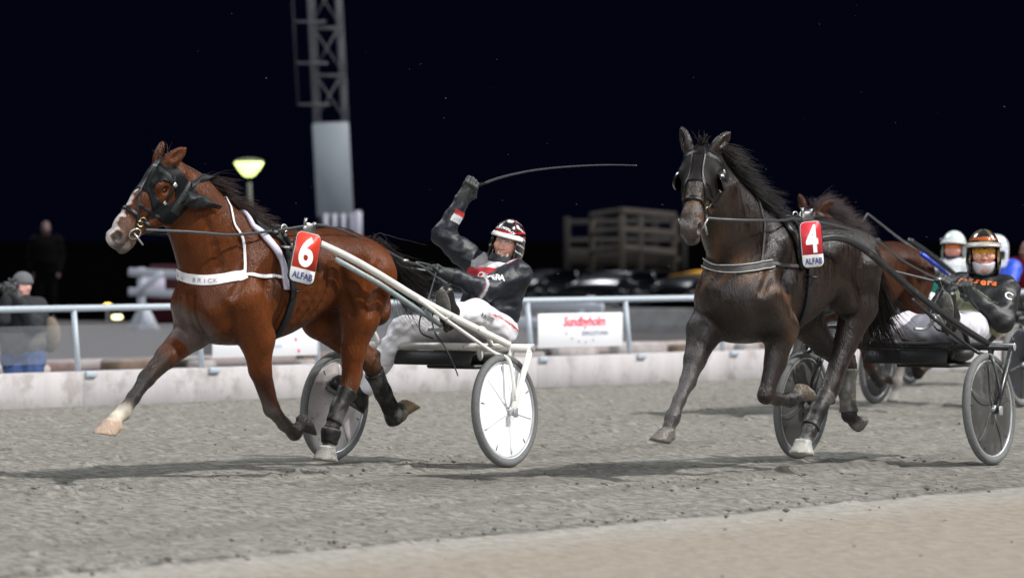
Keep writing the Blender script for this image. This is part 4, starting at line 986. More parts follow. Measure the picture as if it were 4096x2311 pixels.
# ------------------------------------------------------------------ people
SKIN = (.60, .32, .235)
def person_body(B, J, skin=SKIN, under=(.02, .02, .02), face=None, hf=None):
    """one continuous body: J holds joints in local coordinates"""
    k = .04
    B.cone(J['pelvis'], J['waist'], .135, .125, .10, under, J['side'], 1.25); B.cone(J['waist'], J['chest'], .125, .145, .10, under, J['side'], 1.25)
    B.cone(J['chest'], J['neck'], .12, .065, .08, under, J['side'], 1.3)
    for s in 'LR':
        B.cone(J['chest'], J['sh'+s], .10, .072, .07, under); B.cone(J['sh'+s], J['el'+s], .062, .046, .04, under); B.cone(J['el'+s], J['wr'+s], .046, .030, .03, under)
        B.cone(J['wr'+s], J['ha'+s], .030, .034, .02, skin)
        B.cone(J['pelvis'], J['hi'+s], .12, .105, .07, under); B.cone(J['hi'+s], J['kn'+s], .095, .062, .05, under); B.cone(J['kn'+s], J['an'+s], .060, .040, .04, under); B.cone(J['an'+s], J['to'+s], .042, .034, .03, under)
    B.cone(J['neck'], J['head'], .058, .055, .04, skin)
    if hf is not None: face_prims(B, hf, skin)
class FaceFrame:
    """f = where the face looks, u = up of the skull"""
    def __init__(s, c, f, u, k=1.0): s.c = np.array(c, float); s.f = N(f); s.r = N(np.cross(s.f, N(u))); s.u = np.cross(s.r, s.f); s.k = k   # r = person's right
    def __call__(s, f, r, u): return s.c+s.k*(f*s.f+r*s.r+u*s.u)
    def inv(s, p): q = (np.asarray(p)-s.c)/s.k; return np.stack([q@s.f, q@s.r, q@s.u], -1)
def face_prims(B, h, skin):
    A = (h.f, h.r, h.u); k = h.k; lip = np.array(skin)*np.array([.85, .5, .5])
    B.ell(h(-.01, 0, .03), np.array([.096, .075, .098])*k, A, .03, skin); B.ell(h(.022, 0, -.035), np.array([.070, .060, .088])*k, A, .04, skin)
    B.ell(h(.062, 0, -.098), np.array([.028, .030, .022])*k, A, .03, skin)
    B.cone(h(.088, 0, .018), h(.112, 0, -.024), .010*k, .015*k, .015, np.array(skin)*np.array([1.05, .92, .9]))
    for s in (-1, 1):
        B.ell(h(.106, s*.013, -.030), np.array([.010, .009, .008])*k, A, .008, skin); B.ell(h(.066, s*.043, -.020), np.array([.028, .024, .022])*k, A, .025, np.array(skin)*np.array([1.06, .9, .88]))
        B.ell(h(.082, s*.031, .020), np.array([.016, .018, .010])*k, A, .008, skin, 's'); B.cone(h(.088, s*.012, .036), h(.078, s*.050, .034), .010*k, .008*k, .015, skin)
        B.ell(h(-.005, s*.078, -.005), np.array([.020, .012, .030])*k, A, .01, skin)
    B.cone(h(.090, -.028, -.064), h(.090, .028, -.064), .006*k, .006*k, .008, skin, None, 1, 's')
    B.cone(h(.093, -.022, -.058), h(.093, .022, -.058), .006*k, .006*k, .006, lip); B.cone(h(.088, -.020, -.076), h(.088, .020, -.076), .007*k, .007*k, .006, lip)
def glove(t, wr, grip, fdir, m, label=None, s=1.0, thumb=1, parent=None, cuff=.05, thumb_up=None):
    """closed hand: wrist, centre of the grip, direction the knuckles face; five fingers curled round a bar"""
    wr, grip = np.array(wr, float), np.array(grip, float); a = N(grip-wr); f = N(np.array(fdir)-a*(np.array(fdir)@a)); b = np.cross(a, f)      # b: across the knuckles (bar axis)
    B = Body(); B.cone(wr-a*cuff, wr+a*.01, .038*s, .034*s, .02); B.cone(wr, grip-f*.004, .034*s, .034*s, .03, (1, 1, 1), b, 1.25)
    kn = grip+a*.012
    for i, (o, L, r) in enumerate(((-.034, 1.0, .0105), (-.012, 1.08, .011), (.011, 1.0, .0105), (.032, .82, .0095))):
        c0 = kn+b*o*s-f*.020*s; p = [c0, c0+a*.034*L*s-f*.006*s, c0+a*.045*L*s+f*.024*L*s, c0+a*.014*s+f*.042*L*s, c0-a*.010*s+f*.030*s]
        for j in range(4): B.cone(p[j], p[j+1], (r+.0022)*s, (r+.001)*s, .006)
    q = [wr+a*.025+b*(-.034)*thumb*s, wr+a*.055-b*.050*thumb*s+f*.018*s, grip+a*.024*s-b*.030*thumb*s+f*.046*s, grip+a*.026*s-b*.004*thumb*s+f*.056*s]
    for j in range(3): B.cone(q[j], q[j+1], (.0155-.0012*j)*s, (.0145-.0014*j)*s, .010)
    return t.part('glove', B.mesh(.0058, smooth=1)[:2], m, parent)
def folds(amp, fr=1.0, seed=0):
    r = np.random.default_rng(seed); K = r.normal(0, 1, (5, 3)); K /= np.linalg.norm(K, axis=1)[:, None]; K = K*np.array([38, 52, 30, 68, 24])[:, None]*fr; ph = r.uniform(0, 6.28, 5)
    def fn(p):
        w = np.sin(p@K[4]*.5+ph[4])*1.3
        return amp*(.45*np.sin(p@K[0]+ph[0]+w)+.35*np.sin(p@K[1]+ph[1]-w)+.35*np.sin(p@K[2]+ph[2]+1.4*w)+.2*np.sin(p@K[3]+ph[3]+w))
    return fn
def cloth_chain(B, pts, rs, col, k=.03, side=None, sc=1):
    for i in range(len(pts)-1): B.cone(pts[i], pts[i+1], rs[i], rs[i+1], k, col, side, sc)
def helmet_shell(h, up=.045, k=1.0, peak=True):
    """open-faced harness racing helmet; returns meshes of shell, liner"""
    A = (h.f, h.r, h.u); B = Body(); B.ell(h(-.012, 0, .030), np.array([.138, .112, .136])*k, A, .01); B.ell(h(-.022, 0, -.05), np.array([.112, .110, .100])*k, A, .05)
    for s in (-1, 1): B.ell(h(.005, s*.082, -.075), np.array([.070, .026, .075])*k, A, .03)
    def clip(p):
        q = h.inv(p); f, r, u = q[..., 0], q[..., 1], q[..., 2]
        face = np.minimum(np.minimum(f-.0, .082*1.0-np.abs(r)-.10*np.clip(-.06-u, -1, 1)*0), .050-u)          # opening for the face
        inner = 1-np.sqrt((f/.108)**2+(r/.088)**2+((u-.02)/.108)**2)
        d = np.maximum(face, np.maximum(inner*.09, -1)); d = np.maximum(d, -.150-u); return d
    return B.mesh(.0075, clip=clip, smooth=1, recol=None), B

GLASSC = mat('clear_lens', (.55, .56, .56), .06, alpha=.16, coat=.5); TEETH = mat('teeth', (.62, .56, .44), .35)
def goggles(t, h, m, frame_m, w=.060, hh=.021, parent=None):
    V, F = [], []; n = 19
    for j, (u, df) in enumerate(((hh, -.004), (hh*.5, .002), (-hh*.5, .002), (-hh, -.006))):
        for i in range(n):
            a = (i/(n-1)*2-1); r = w*a*(1.0+.12*abs(a)); dip = -.010*math.exp(-(a/.13)**2)*(1 if u > 0 else -1.6) if abs(u) > hh*.9 else 0
            V.append(h(.103-.052*a*a+df, r, .020+u*(1-.30*a*a)+dip))
    for j in range(3):
        for i in range(n-1): F.append((j*n+i, j*n+i+1, (j+1)*n+i+1, (j+1)*n+i))
    V = np.array(V); back = V-h.f*.003; nn = len(V); G = F+[tuple(i+nn for i in f[::-1]) for f in F]
    g = t.part('goggles', (np.concatenate([V, back]), G), m, parent)
    t.part('goggle_frame', merge(tube(V[:n]+h.f*.001, .0026, 6), ), frame_m, g); return g
def eyes(t, h, parent=None, iris=(.03, .02, .015)):
    we = mat('eye_white', (.62, .58, .55), .2, coat=.4); wi = mat('iris_dark', iris, .15, coat=.4)
    for s in (-1, 1):
        e = t.part('eye', ball(h(.070, s*.031, .020), .0125*h.k, 8), we, parent); t.part('iris', ball(h(.0795, s*.031, .020), .0052*h.k, 6), wi, e)
def helmet(t, h, recol, m, peak_m, liner_m, k=1.0):
    (V, F, C), B = helmet_shell(h, k=k)
    q = h.inv(V); C = recol(q); hel = t.part('helmet', (V, F, C), m)
    pk = []; n = 15; P0, P1 = [], []
    for i in range(n):
        a = math.radians(-78+156*i/(n-1)); e = math.cos(a)**.8*.045 if math.cos(a) > 0 else 0
        P0.append(h(.118*math.cos(a)*1.05-.012, .110*math.sin(a), .078-.018*(1-math.cos(a)))); P1.append(h((.118*1.05*math.cos(a)-.012)+e, .114*math.sin(a), .070-.030*(1-math.cos(a))-e*.25))
    V = np.concatenate([P0, P1, np.array(P1)-h.u*.010, np.array(P0)-h.u*.010]); G = []
    for r in range(4):
        r2 = (r+1) % 4
        for i in range(n-1): G.append((r*n+i, r*n+i+1, r2*n+i+1, r2*n+i))
    t.part('peak', (V, G), peak_m, hel)
    for s in (-1, 1): t.part('chin_strap', tube(catmull([h(.02, s*.088, -.085), h(.045, s*.066, -.115), h(.062, s*.02, -.132), h(.062, 0, -.134)], 5), .006, 6, True, False, (h.f, .5)), liner_m, hel)
    return hel, B
def neck_gaiter(t, h, m, top=-.052, name='neck_scarf', low=-.19, grow=.014, J=None, recol=None, bulky=False):
    B = Body(); A = (h.f, h.r, h.u); B.ell(h(.022, 0, -.050), np.array([.080, .074, .090])*h.k, A, .03)
    if bulky: B.ell(h(.050, 0, -.125), np.array([.090, .090, .058])*h.k, A, .04); B.cone(h(-.01, 0, -.08), h(-.03, 0, -.20), .076*h.k, .082*h.k, .05); B.ell(h(.058, 0, -.096), np.array([.056, .052, .044])*h.k, A, .03)
    B.disp = folds(.0025, 1.3, 3)
    def clip(p):
        q = h.inv(p); f, r, u = q[..., 0], q[..., 1], q[..., 2]; return np.maximum(np.maximum(u-(top-.10*np.clip(.05-f, -.05, .12)*0+.25*np.clip(np.abs(r)-.03, 0, .06)), low-u), .052-np.sqrt(f*f+r*r)*1.0+0*u)
    return t.part(name, B.mesh(.0075, clip=clip, smooth=1, recol=recol)[:3 if recol else 2], m)
def jacket(t, J, recol, m, r=1.0, seed=1, hem=None, h=.0082, amp=.0058, name='jacket', collar=True, nk=.75):
    B = Body(); c = (1, 1, 1); sd = J['side']
    B.cone(J['pelvis']*.55+J['waist']*.45, J['waist'], .155*r, .150*r, .08, c, sd, 1.22); B.cone(J['waist'], J['chest'], .150*r, .165*r, .10, c, sd, 1.25); B.cone(J['chest'], J['neck']*nk+J['chest']*(1-nk), .150*r, .085*r, .09 if collar else .04, c, sd, 1.35)
    for s in 'LR':
        B.cone(J['chest']*.6+J['sh'+s]*.4, J['sh'+s], (.12 if collar else .092)*r, .088*r, .07 if collar else .04, c); mid = (J['sh'+s]+J['el'+s])/2
        B.cone(J['sh'+s], mid, .090*r, .080*r, .05, c); B.cone(mid, J['el'+s], .080*r, .072*r, .04, c); B.cone(J['el'+s], J['wr'+s]*.94+J['el'+s]*.06, .072*r, .050*r, .035, c); B.cone(J['wr'+s]*.88+J['el'+s]*.12, J['wr'+s]*.98+J['el'+s]*.02, .052*r, .046*r, .01, c)
    if collar: B.cone(J['neck'], J['neck']+N(J['head']-J['neck'])*.045, .078, .074, .03, c)
    B.disp = folds(amp, 1.7, seed); V, F, C = B.mesh(h, smooth=1); C = recol(V); return t.part(name, (V, F, C), m), B
def trousers(t, J, m, seed=2, r=1.0, recol=None, amp=.0075):
    B = Body(); c = (1, 1, 1); B.cone(J['pelvis'], J['pelvis']*.4+J['waist']*.6, .152*r, .138*r, .08, c, J['side'], 1.22)
    for s in 'LR':
        B.cone(J['pelvis']*.5+J['hi'+s]*.5, J['hi'+s], .13*r, .122*r, .07, c); B.cone(J['hi'+s], J['kn'+s], .118*r, .088*r, .05, c); B.cone(J['kn'+s], J['an'+s]*.9+J['kn'+s]*.1, .086*r, .070*r, .04, c)
    B.disp = folds(amp, 1.7, seed); V, F, C = B.mesh(.0095, smooth=1)
    if recol is not None: C = recol(V)
    return t.part('trousers', (V, F, C), m), B
def boots(t, J, m, sole_m, up):
    for s in 'LR':
        a, to = J['an'+s], J['to'+s]; d = N(to-a); u = N(J['kn'+s]-a); dn = N(-u+d*(u@d)); heel = a+dn*.055-d*.045; B = Body()
        B.cone(a+u*.16, a, .062, .056, .03); B.cone(a, heel, .052, .042, .03); B.cone(heel, to+dn*.03, .044, .042, .03, (1, 1, 1), np.cross(d, dn), 1.15); B.cone(a+d*.03, to+dn*.012, .048, .032, .04)
        sole_n = N(np.cross(np.cross(d, dn), d))
        bo = t.part('boot', B.mesh(.009, smooth=1)[:2], m)
        L = np.linalg.norm(to-heel)+.09; ctr = (heel+to+dn*.03)/2+sole_n*.046
        P = [(L/2*math.cos(x)*1.0, (.047+.006*math.cos(x))*math.sin(x)*(1 if math.cos(x) > 0 else .9)) for x in np.linspace(0, 2*math.pi, 25)[:-1]]
        t.part('sole', place2d(prism2d(P, -.010, .012), ctr, d, N(np.cross(sole_n, d)), 0), sole_m, bo)
def joints(fr, side=None, **k):
    J = {a: (fr.U(*b) if len(b) == 3 and b[0] > 30 else np.array(b, float)) for a, b in k.items()}; J['side'] = N(J['shL']-J['shR']) if side is None else side; return J

# ---- driver of the bay trotter
J6 = joints(F6, pelvis=(488, 327, .12), waist=(490, 308, .13), chest=(496, 286, .15), neck=(502.5, 264, .17), head=(507, 243, .16), shL=(517, 274, .33), shR=(479, 266, -.02), elL=(486, 290, .27), wrL=(450, 274.5, .14), haL=(438, 271.5, .12),
    elR=(443, 235, -.22), wrR=(462.5, 199, -.115), haR=(469, 188, -.08), hiL=(-.60, .22, .88), hiR=(-.60, .03, .88), knL=(-.20, .33, 1.00), anL=(.22, .41, 1.00), toL=(.21, .42, 1.0), knR=(404, 329, -.32), anR=(360, 393, -.50), toR=(339, 379, -.60))
J6['toL'] = J6['anL']+np.array([.05, .01, .15]); J6['head'] = J6['head']+0
p6 = Thing('person', 'driver in black red and white jacket raising a whip on the cream sulky', 'person', F6, (-.6, .1, .78))
h6 = FaceFrame(J6['head'], F6.vec((-.30, -.95, -.03)), F6.vec((.24, -.05, .97)), 1.02); J6['neck'] = h6(-.035, 0, -.150)
Bp = Body(); person_body(Bp, J6, SKIN, (.015, .015, .016), None, h6); p6.part('body', Bp.mesh(.0085, smooth=1, cs=.008), mat('skin_driver', SKIN, .48, noise=.12, nscale=40, vcol=True))
eyes(p6, h6); p6.part('teeth', tube(catmull([h6(.083, -.024, -.063), h6(.097, 0, -.067), h6(.083, .024, -.063)], 5), .0065, 6), TEETH)
CW, CR, CB, CG = np.array((.70, .70, .72)), np.array((.50, .035, .045)), np.array((.0105, .0130, .0190)), np.array((.36, .35, .36))
def rec_j6(V):
    C = np.tile(CB, (len(V), 1)); ax = N(F6.U(500, 262, .15)-J6['waist']); sd = J6['side']; ft = N(np.cross(sd, ax)); ft = ft if ft[0] > 0 else -ft
    q = V-F6.U(500, 262, .15); u, r, f = q@ax, q@sd, q@ft; front = f > -.12
    tor = (np.abs(r) < .235)
    arm = np.zeros(len(V), bool)
    for s in 'LR':
        for a, b in ((J6['sh'+s], J6['el'+s]), (J6['el'+s], J6['wr'+s])): d = b-a; t = np.clip((V-a)@d/(d@d), .22, 1); arm |= np.linalg.norm(V-a-t[:, None]*d, axis=1) < .100
    front &= ~arm
    C[front & tor & (u > -.205-.1*np.abs(r)) & (u <= -.075) & (np.abs(r) < .185)] = CR
    w = front & (u > -.075+.25*np.maximum(np.abs(r)-.10, 0)) & (np.abs(r) < .185); C[w] = CG; C[w & (r > .03)] = CW
    C[(np.abs(r) >= .185) & (np.abs(r) < .198) & (u > -.10) & front & (r > 0)] = CR
    for s in 'LR':
        a, b = J6['el'+s], J6['wr'+s]; d = N(b-a); t = (V-a)@d; L = np.linalg.norm(b-a); w_ = V-a-t[:, None]*d; rad = (np.linalg.norm(w_, axis=1) < .13) & ((w_@F6.vec((1, -.3, 0)) > .012) | (s == 'L'))
        k = (.10, .16, .20) if s == 'L' else (.42, .60, .72)
        C[rad & (t > k[0]*L) & (t < k[1]*L)] = CW*(.6 if s == 'L' else 1); C[rad & (t >= k[1]*L) & (t < k[2]*L)] = CR*.8 if s == 'R' else (.16, .07, .10)
    h = V-J6['pelvis']; lowband = (h@ax < .045) & (h@ax > .032) & (np.linalg.norm(h, axis=1) < .3); C[lowband] = CR
    return C
JM = mat('jacket_cloth', (.02, .02, .02), .48, spec=.42, noise=.12, nscale=30, bump=.5, bscale=38, vcol=True)
jk6, BJ6 = jacket(p6, J6, rec_j6, JM, 1.03, 4, collar=False, nk=.45)
def try_letters(t, B, fr, s, pix, size, m, parent, bold=.02, off=.004):
    try: t.part('lettering', letters_on(B, fr, s, pix, size, bold, off), m, parent)
    except Exception as e: print('lettering', s, e)
LET = mat('white_print', (.75, .75, .75), .5); LETB = mat('black_print', (.02, .02, .025), .5); LETO = mat('orange_print', (.75, .16, .03), .5)
try_letters(p6, BJ6, F6, 'OMEERA', [(479, 274), (486, 276.5), (496, 277.5), (504, 278)], .062, LET, jk6, .03)
TRW = mat('white_trousers', (.66, .65, .68), .5, noise=.06, nscale=18, bump=.3, bscale=25, vcol=True, dirt=((.56, .54, .54), .38, 9))
def rec_t6(V):
    C = np.tile(np.array((.68, .67, .70)), (len(V), 1)); a, b = J6['hiL'], J6['knL']; d = N(b-a); t = (V-a)@d; q = V-a-t[:, None]*d; o = q@np.array([0, 1., 0]); z = q@N(np.cross(d, [0, 1., 0])); z = z if (N(np.cross(d, [0, 1., 0]))[2] > 0) else -z
    C[(o > 0) & (np.abs(z-.015-.02*np.sin(t*9)) < .006) & (t > -.15) & (t < .4)] = (.55, .04, .05); return C
tr6, BT6 = trousers(p6, J6, TRW, 6, 1.0, rec_t6)
try_letters(p6, BT6, F6, 'RINGSTY', [(481, 314), (487, 317.5), (494, 320)], .040, LETB, tr6, .02)
GLV = mat('grey_black_glove', (.030, .034, .033), .6, noise=.3, nscale=40)
g6l = glove(p6, J6['wrL'], J6['haL'], (.2, .15, -1), GLV, s=1.12, thumb=1); try_letters(p6, BJ6, F6, 'S', [(444.5, 272), (447, 273)], .05, LET, g6l, .03, .012)
glove(p6, J6['wrR'], J6['haR'], F6.vec((.15, -1, .1)), GLV, s=1.15, thumb=-1)
BOOT = mat('black_boot', (.012, .012, .012), .35, noise=.2); SOLE = mat('muddy_sole', (.085, .082, .072), .85, noise=.35, nscale=30, bump=1.0, bscale=60, dirt=((.20, .185, .16), .40, 12))
boots(p6, J6, BOOT, SOLE, None)
def rec_h6(q):
    f, r, u = q[:, 0], q[:, 1], q[:, 2]; C = np.tile(np.array((.010, .010, .011)), (len(q), 1)); a = np.arctan2(r, f)
    st = np.abs(np.sin(a*3.0+u*9)); w = np.array((.72, .72, .72)); rd = np.array((.50, .02, .03))
    C[(np.abs(u-.096+.012*np.cos(a)) < .006)] = rd
    C[(u > .10) & (st < .10) & (np.abs(a) > .55)] = w; C[(u > .10) & (st > .90) & (np.abs(a) > .5) & (st < .96)] = rd
    C[(np.abs(a) > .9) & (np.abs(np.sin(u*62+np.abs(a)*2)) < .20) & (u > -.10)] = w; C[(np.abs(a) > 1.0) & (np.abs(u-.062) < .006)] = rd
    C[(u > .145) & (np.abs(r) < .020) & (f > .02) & (f < .07)] = w
    C[(u < -.06)] = (.011, .011, .012); return C
HELM = mat('painted_helmet', (.02, .02, .02), .14, coat=.8, vcol=True)
hel6, BH6 = helmet(p6, h6, rec_h6, HELM, mat('white_peak', (.78, .77, .74), .35), LEATH)
try_letters(p6, BH6, F6, 'ALLOMEERA OY', [(496.8, 227.2), (503, 227.6), (509, 230.2), (513.8, 234.4)], .026, LET, hel6, .03, .004)
goggles(p6, h6, GLASSC, BLACKP)
def rec_s6(V, c):
    q = h6.inv(V); C = np.tile(np.array((.012, .013, .022)), (len(V), 1)); C[q[:, 2] < -.165] = (.40, .38, .35); return C
sc6 = neck_gaiter(p6, h6, mat('patterned_scarf', (.02, .02, .02), .7, vcol=True, bump=.3, bscale=60), -.080, recol=rec_s6, bulky=True)
gb = Body(); gb.ell(h6(.022, 0, -.050), np.array([.084, .078, .094])*h6.k, (h6.f, h6.r, h6.u), .03); gb.ell(h6(.055, 0, -.098), np.array([.046, .048, .040])*h6.k, (h6.f, h6.r, h6.u), .03)
for (px, py) in ((493.2, 250.5), (496, 256), (502, 256.3), (507, 255), (499, 252.2)): try_letters(p6, gb, F6, 'S', [(px-1.4, py-.5), (px+1.4, py+.3)], .026, LET, sc6, .04, .003)

# whip held in the raised fist
wp = [F6.U(x, y, -.08+.83*(x-469)/151) for x, y in ((463.5, 190), (470, 187.6), (478, 185), (486, 182.3), (498, 178), (512, 174.3), (532, 170.3), (556, 167.4), (584, 165.4), (612, 164.6), (637, 165.2))]
wh = Thing('whip', 'long thin black whip raised high in the gloved fist', 'whip', F6, wp[1])
wh.part('handle', tube(catmull(wp[:4], 5), .0105, 10), LEATH); wh.part('shaft', tube(catmull(wp[3:], 8), np.linspace(.0095, .0035, 8*7+1), 8), mat('whip_fibre', (.055, .055, .06), .4))

# ---- driver of the dark trotter
J4 = joints(F4, pelvis=(970, 330, .12), waist=(975, 316, .14), chest=(980, 297, .15), neck=(983, 279, .15), head=(983.5, 253, .20), shL=(1005, 290, .33), shR=(957, 288, -.03), elL=(1003, 321, .40), wrL=(977, 299, .27), haL=(969, 290, .26),
    elR=(940, 308, -.10), wrR=(944, 292, .10), haR=(944, 283, .18), hiL=(-.68, .23, .88), hiR=(-.68, .05, .86), knL=(-.30, .36, .885), anL=(.0, .42, .965), toL=(0, 0, 0), knR=(908, 325, -.19), anR=(865, 331, -.27), toR=(858, 322, -.28))
J4['toL'] = J4['anL']+np.array([.04, .01, .15]); J4['toR'] = J4['anR']+np.array([.05, -.02, .15])
p4 = Thing('person', 'driver in black and sage jacket with yellow goggles on the black sulky', 'person', F4, (-.68, .12, .78))
h4 = FaceFrame(J4['head'], F4.vec((-.06, -1, -.05)), F4.vec((-.02, -.1, 1)), 1.10)
Bp = Body(); person_body(Bp, J4, SKIN, (.015, .015, .016), None, h4); p4.part('body', Bp.mesh(.0085, smooth=1, cs=.008), MATS['skin_driver']); eyes(p4, h4)
SAGE = np.array((.27, .29, .17))
def rec_j4(V):
    C = np.tile(np.array((.010, .0105, .012)), (len(V), 1)); ax = N(J4['neck']-J4['pelvis']); sd = J4['side']; ft = N(np.cross(sd, ax)); ft = ft if ft[0] > 0 else -ft
    q = V-J4['neck']; u, r, f = q@ax, q@sd, q@ft
    arm = np.zeros(len(V), bool)
    for s in 'LR':
        for a, b in ((J4['sh'+s], J4['el'+s]), (J4['el'+s], J4['wr'+s])):
            d = b-a; t = np.clip((V-a)@d/(d@d), .12, 1); arm |= np.linalg.norm(V-a-t[:, None]*d, axis=1) < .082
    C[(f > -.10) & (u < -.165+.04*np.cos(r*14)) & (u > -.40) & ~arm & (np.abs(r) < .21)] = SAGE
    C[(u > -.035) & (np.linalg.norm(q-ax*u[:, None], axis=1) < .11)] = (.60, .58, .62)
    return C
jk4, BJ4 = jacket(p4, J4, rec_j4, JM, 1.02, 9)
try_letters(p4, BJ4, F4, 'Passera', [(957, 282), (966, 280.5), (976, 280.8), (987, 282.6), (998, 283.5)], .080, LETO, jk4, .03)
try_letters(p4, BJ4, F4, 'C', [(1006, 295), (1011, 296.5)], .085, LET, jk4, .02)
tr4, BT4 = trousers(p4, J4, TRW, 12, .95, lambda V: np.tile(np.array((.62, .60, .66)), (len(V), 1)))
glove(p4, J4['wrL'], J4['haL'], (.6, .1, -.7), GLV, s=1.12); glove(p4, J4['wrR'], J4['haR'], (.8, 0, -.3), GLV, s=1.1, thumb=-1)
boots(p4, J4, BOOT, SOLE, None)
def rec_h4(q):
    f, r, u = q[:, 0], q[:, 1], q[:, 2]; C = np.tile(np.array((.016, .015, .012)), (len(q), 1)); a = np.arctan2(r, f); og = np.array((.42, .09, .02)); kh = np.array((.13, .09, .035))
    C[np.sin(a*4+u*26)+.7*np.sin(u*70+a*9) > .05] = kh; C[(np.abs(u-.092) < .006)] = og;  C[(u > .146) & (np.abs(np.sin(a*9)) < .25)] = kh*1.3
    C[(np.abs(a) < .45) & (u > .10)] = (.013, .013, .013);  C[u < -.05] = (.012, .012, .012); return C
hel4, BH4 = helmet(p4, h4, rec_h4, HELM, mat('silver_peak', (.42, .40, .36), .3), LEATH)
try_letters(p4, BH4, F4, 'PASSERA', [(975.5, 238.3), (983, 237.8), (990.5, 238.2)], .024, LETO, hel4, .03, .004)
goggles(p4, h4, mat('amber_lens', (.62, .30, .015), .08, alpha=.75, coat=.5), BLACKP, .064, .024)
neck_gaiter(p4, h4, mat('white_face_scarf', (.66, .62, .68), .75, bump=.3, bscale=40), -.058, low=-.20)

# ---- drivers further back
def back_driver(fr, label, head, face, jcol, hcol, yl=0.0, gog=None, seed=3):
    x, z = head[0], head[2]; y = head[1]; dz = z-1.41
    P = dict(pelvis=(x+.08, y, .86+dz*.3), waist=(x+.03, y, 1.0+dz*.6), chest=(x, y, 1.15+dz), neck=(x+.01, y, 1.27+dz), head=tuple(head), shL=(x, y+.19, 1.22+dz), shR=(x, y-.19, 1.22+dz), elL=(x+.22, y+.24, 1.05+dz), elR=(x+.22, y-.24, 1.05+dz), wrL=(x+.42, y+.12, 1.14+dz), wrR=(x+.42, y-.12, 1.14+dz), haL=(x+.49, y+.10, 1.17+dz), haR=(x+.49, y-.10, 1.17+dz),
        hiL=(x+.12, y+.1, .86), hiR=(x+.12, y-.1, .86), knL=(x+.52, y+.25, .98), knR=(x+.52, y-.25, .98), anL=(x+.90, y+.38, .98), anR=(x+.90, y-.38, .98), toL=(x+.95, y+.38, 1.12), toR=(x+.95, y-.38, 1.12))
    J = {k: np.array(v, float) for k, v in P.items()}; J['side'] = np.array([0, 1.0, 0]); t = Thing('person', label, 'person', fr, (x+.1, y, .78))
    h = FaceFrame(J['head'], fr.vec(face), (0, 0, 1), 1.08); B = Body(); person_body(B, J, (.55, .26, .20), (.02, .02, .02), None, h); t.part('body', B.mesh(.012, smooth=1), MATS['skin_driver'])
    jacket(t, J, jcol, JM, 1.0, seed, h=.012); trousers(t, J, TRW, seed, 1.0, None); glove(t, J['wrL'], J['haL'], (.3, 0, -1), GLV); glove(t, J['wrR'], J['haR'], (.3, 0, -1), GLV, thumb=-1); boots(t, J, BOOT, SOLE, None)
    helmet(t, h, hcol, HELM, mat('grey_peak', (.5, .5, .5), .4), LEATH)
    neck_gaiter(t, h, mat('navy_scarf', (.015, .02, .05), .8), -.06)
    if gog: goggles(t, h, gog, BLACKP, .062, .022)
    return t
def jc3(V): C = np.tile(np.array((.62, .64, .66)), (len(V), 1)); C[V[:, 2] < 1.12] = (.03, .30, .26); return C
def hc3(q): C = np.tile(np.array((.60, .68, .66)), (len(q), 1)); C[q[:, 2] < .07] = (.16, .18, .18); return C
back_driver(F3, 'driver in white and teal with white helmet, left of the yellow goggled driver', (-.60, -.20, 1.40), (-.30, -1, 0), jc3, hc3, gog=mat('orange_lens', (.6, .16, .03), .1, alpha=.8), seed=21)
def jc1(V): C = np.tile(np.array((.02, .07, .50)), (len(V), 1)); C[(V[:, 2] > 1.20) & (np.abs(V[:, 1]) < .17)] = (.5, .52, .6); return C
def hc1(q): C = np.tile(np.array((.66, .67, .72)), (len(q), 1)); C[np.abs(np.sin(q[:, 2]*55+np.abs(q[:, 1])*20)) < .22] = (.30, .36, .55); C[(q[:, 2] < .0) & (q[:, 0] > -.04)] = (.02, .02, .025); return C
back_driver(F1, 'driver in blue and white with striped white helmet, right of the yellow goggled driver', (-.55, 0, 1.37), (-.85, -.45, 0), jc1, hc1, seed=22)
sulky(F1, 'dark sulky carrying the driver in blue at the right edge', BLACKP, MATS['near_black_disc'], MATS['near_black_disc'], .69, BLUEH, hole_m=BLUEH, rot=(.7, .1))

# ---- reins
REIN = mat('rein_leather', (.035, .037, .04), .38, noise=.15)
def flat_strap(P, w, n=8, up=(0, 0, 1), th=.004):
    C = catmull(P, n); return tube(C, w/2, 8, True, False, (up, th/w*2)) if False else tube(C, w/2, 8, True, False, (np.array(up, float), .28))
def side_up(fr): return np.array([.0, 1.0, .15])
def reins(fr, label, left, right, loops, base):
    t = Thing('driving_reins', label, 'reins', fr, base)
    t.part('rein', tube(catmull([fr.U(*q) for q in left], 8), .0088, 8, True, False, (side_up(fr), .30)), REIN)
    t.part('rein', tube(catmull([np.array(q, float) for q in right], 8), .0088, 8, True, False, (side_up(fr), .30)), REIN)
    for L in loops: t.part('rein_end', tube(catmull([fr.U(*q) for q in L], 8), .0078, 8, True, False, (side_up(fr), .32)), REIN)
    for q in left[-3:-2]: p = fr.U(*q); t.part('rein_buckle', box(p, (.05, .03, .018), None, .005), STEEL)
    return t
bit6 = head_pt(B6, H6, .485, 112); bit6r = head_pt(B6, H6, .485, -112)
L6 = [(146, 229.5, .16), (168, 230.5, .20), (190, 231.5, .235), (210, 233, .25), (232, 234.5, .25), (256, 232.5, .235), (281, 229.5, .21), (300, 226.5, .20), (318, 224.6, .19), (341, 229.5, .19), (374, 244, .17), (405, 260, .15), (420, 265, .13), (434, 271, .12)]
pr = [F6.U(*q) for q in L6]; rr6 = [bit6r]+[p*np.array([1, -1, 1]) for p in pr[2:12]]+[J6['haL']+np.array([.02, -.02, 0])]
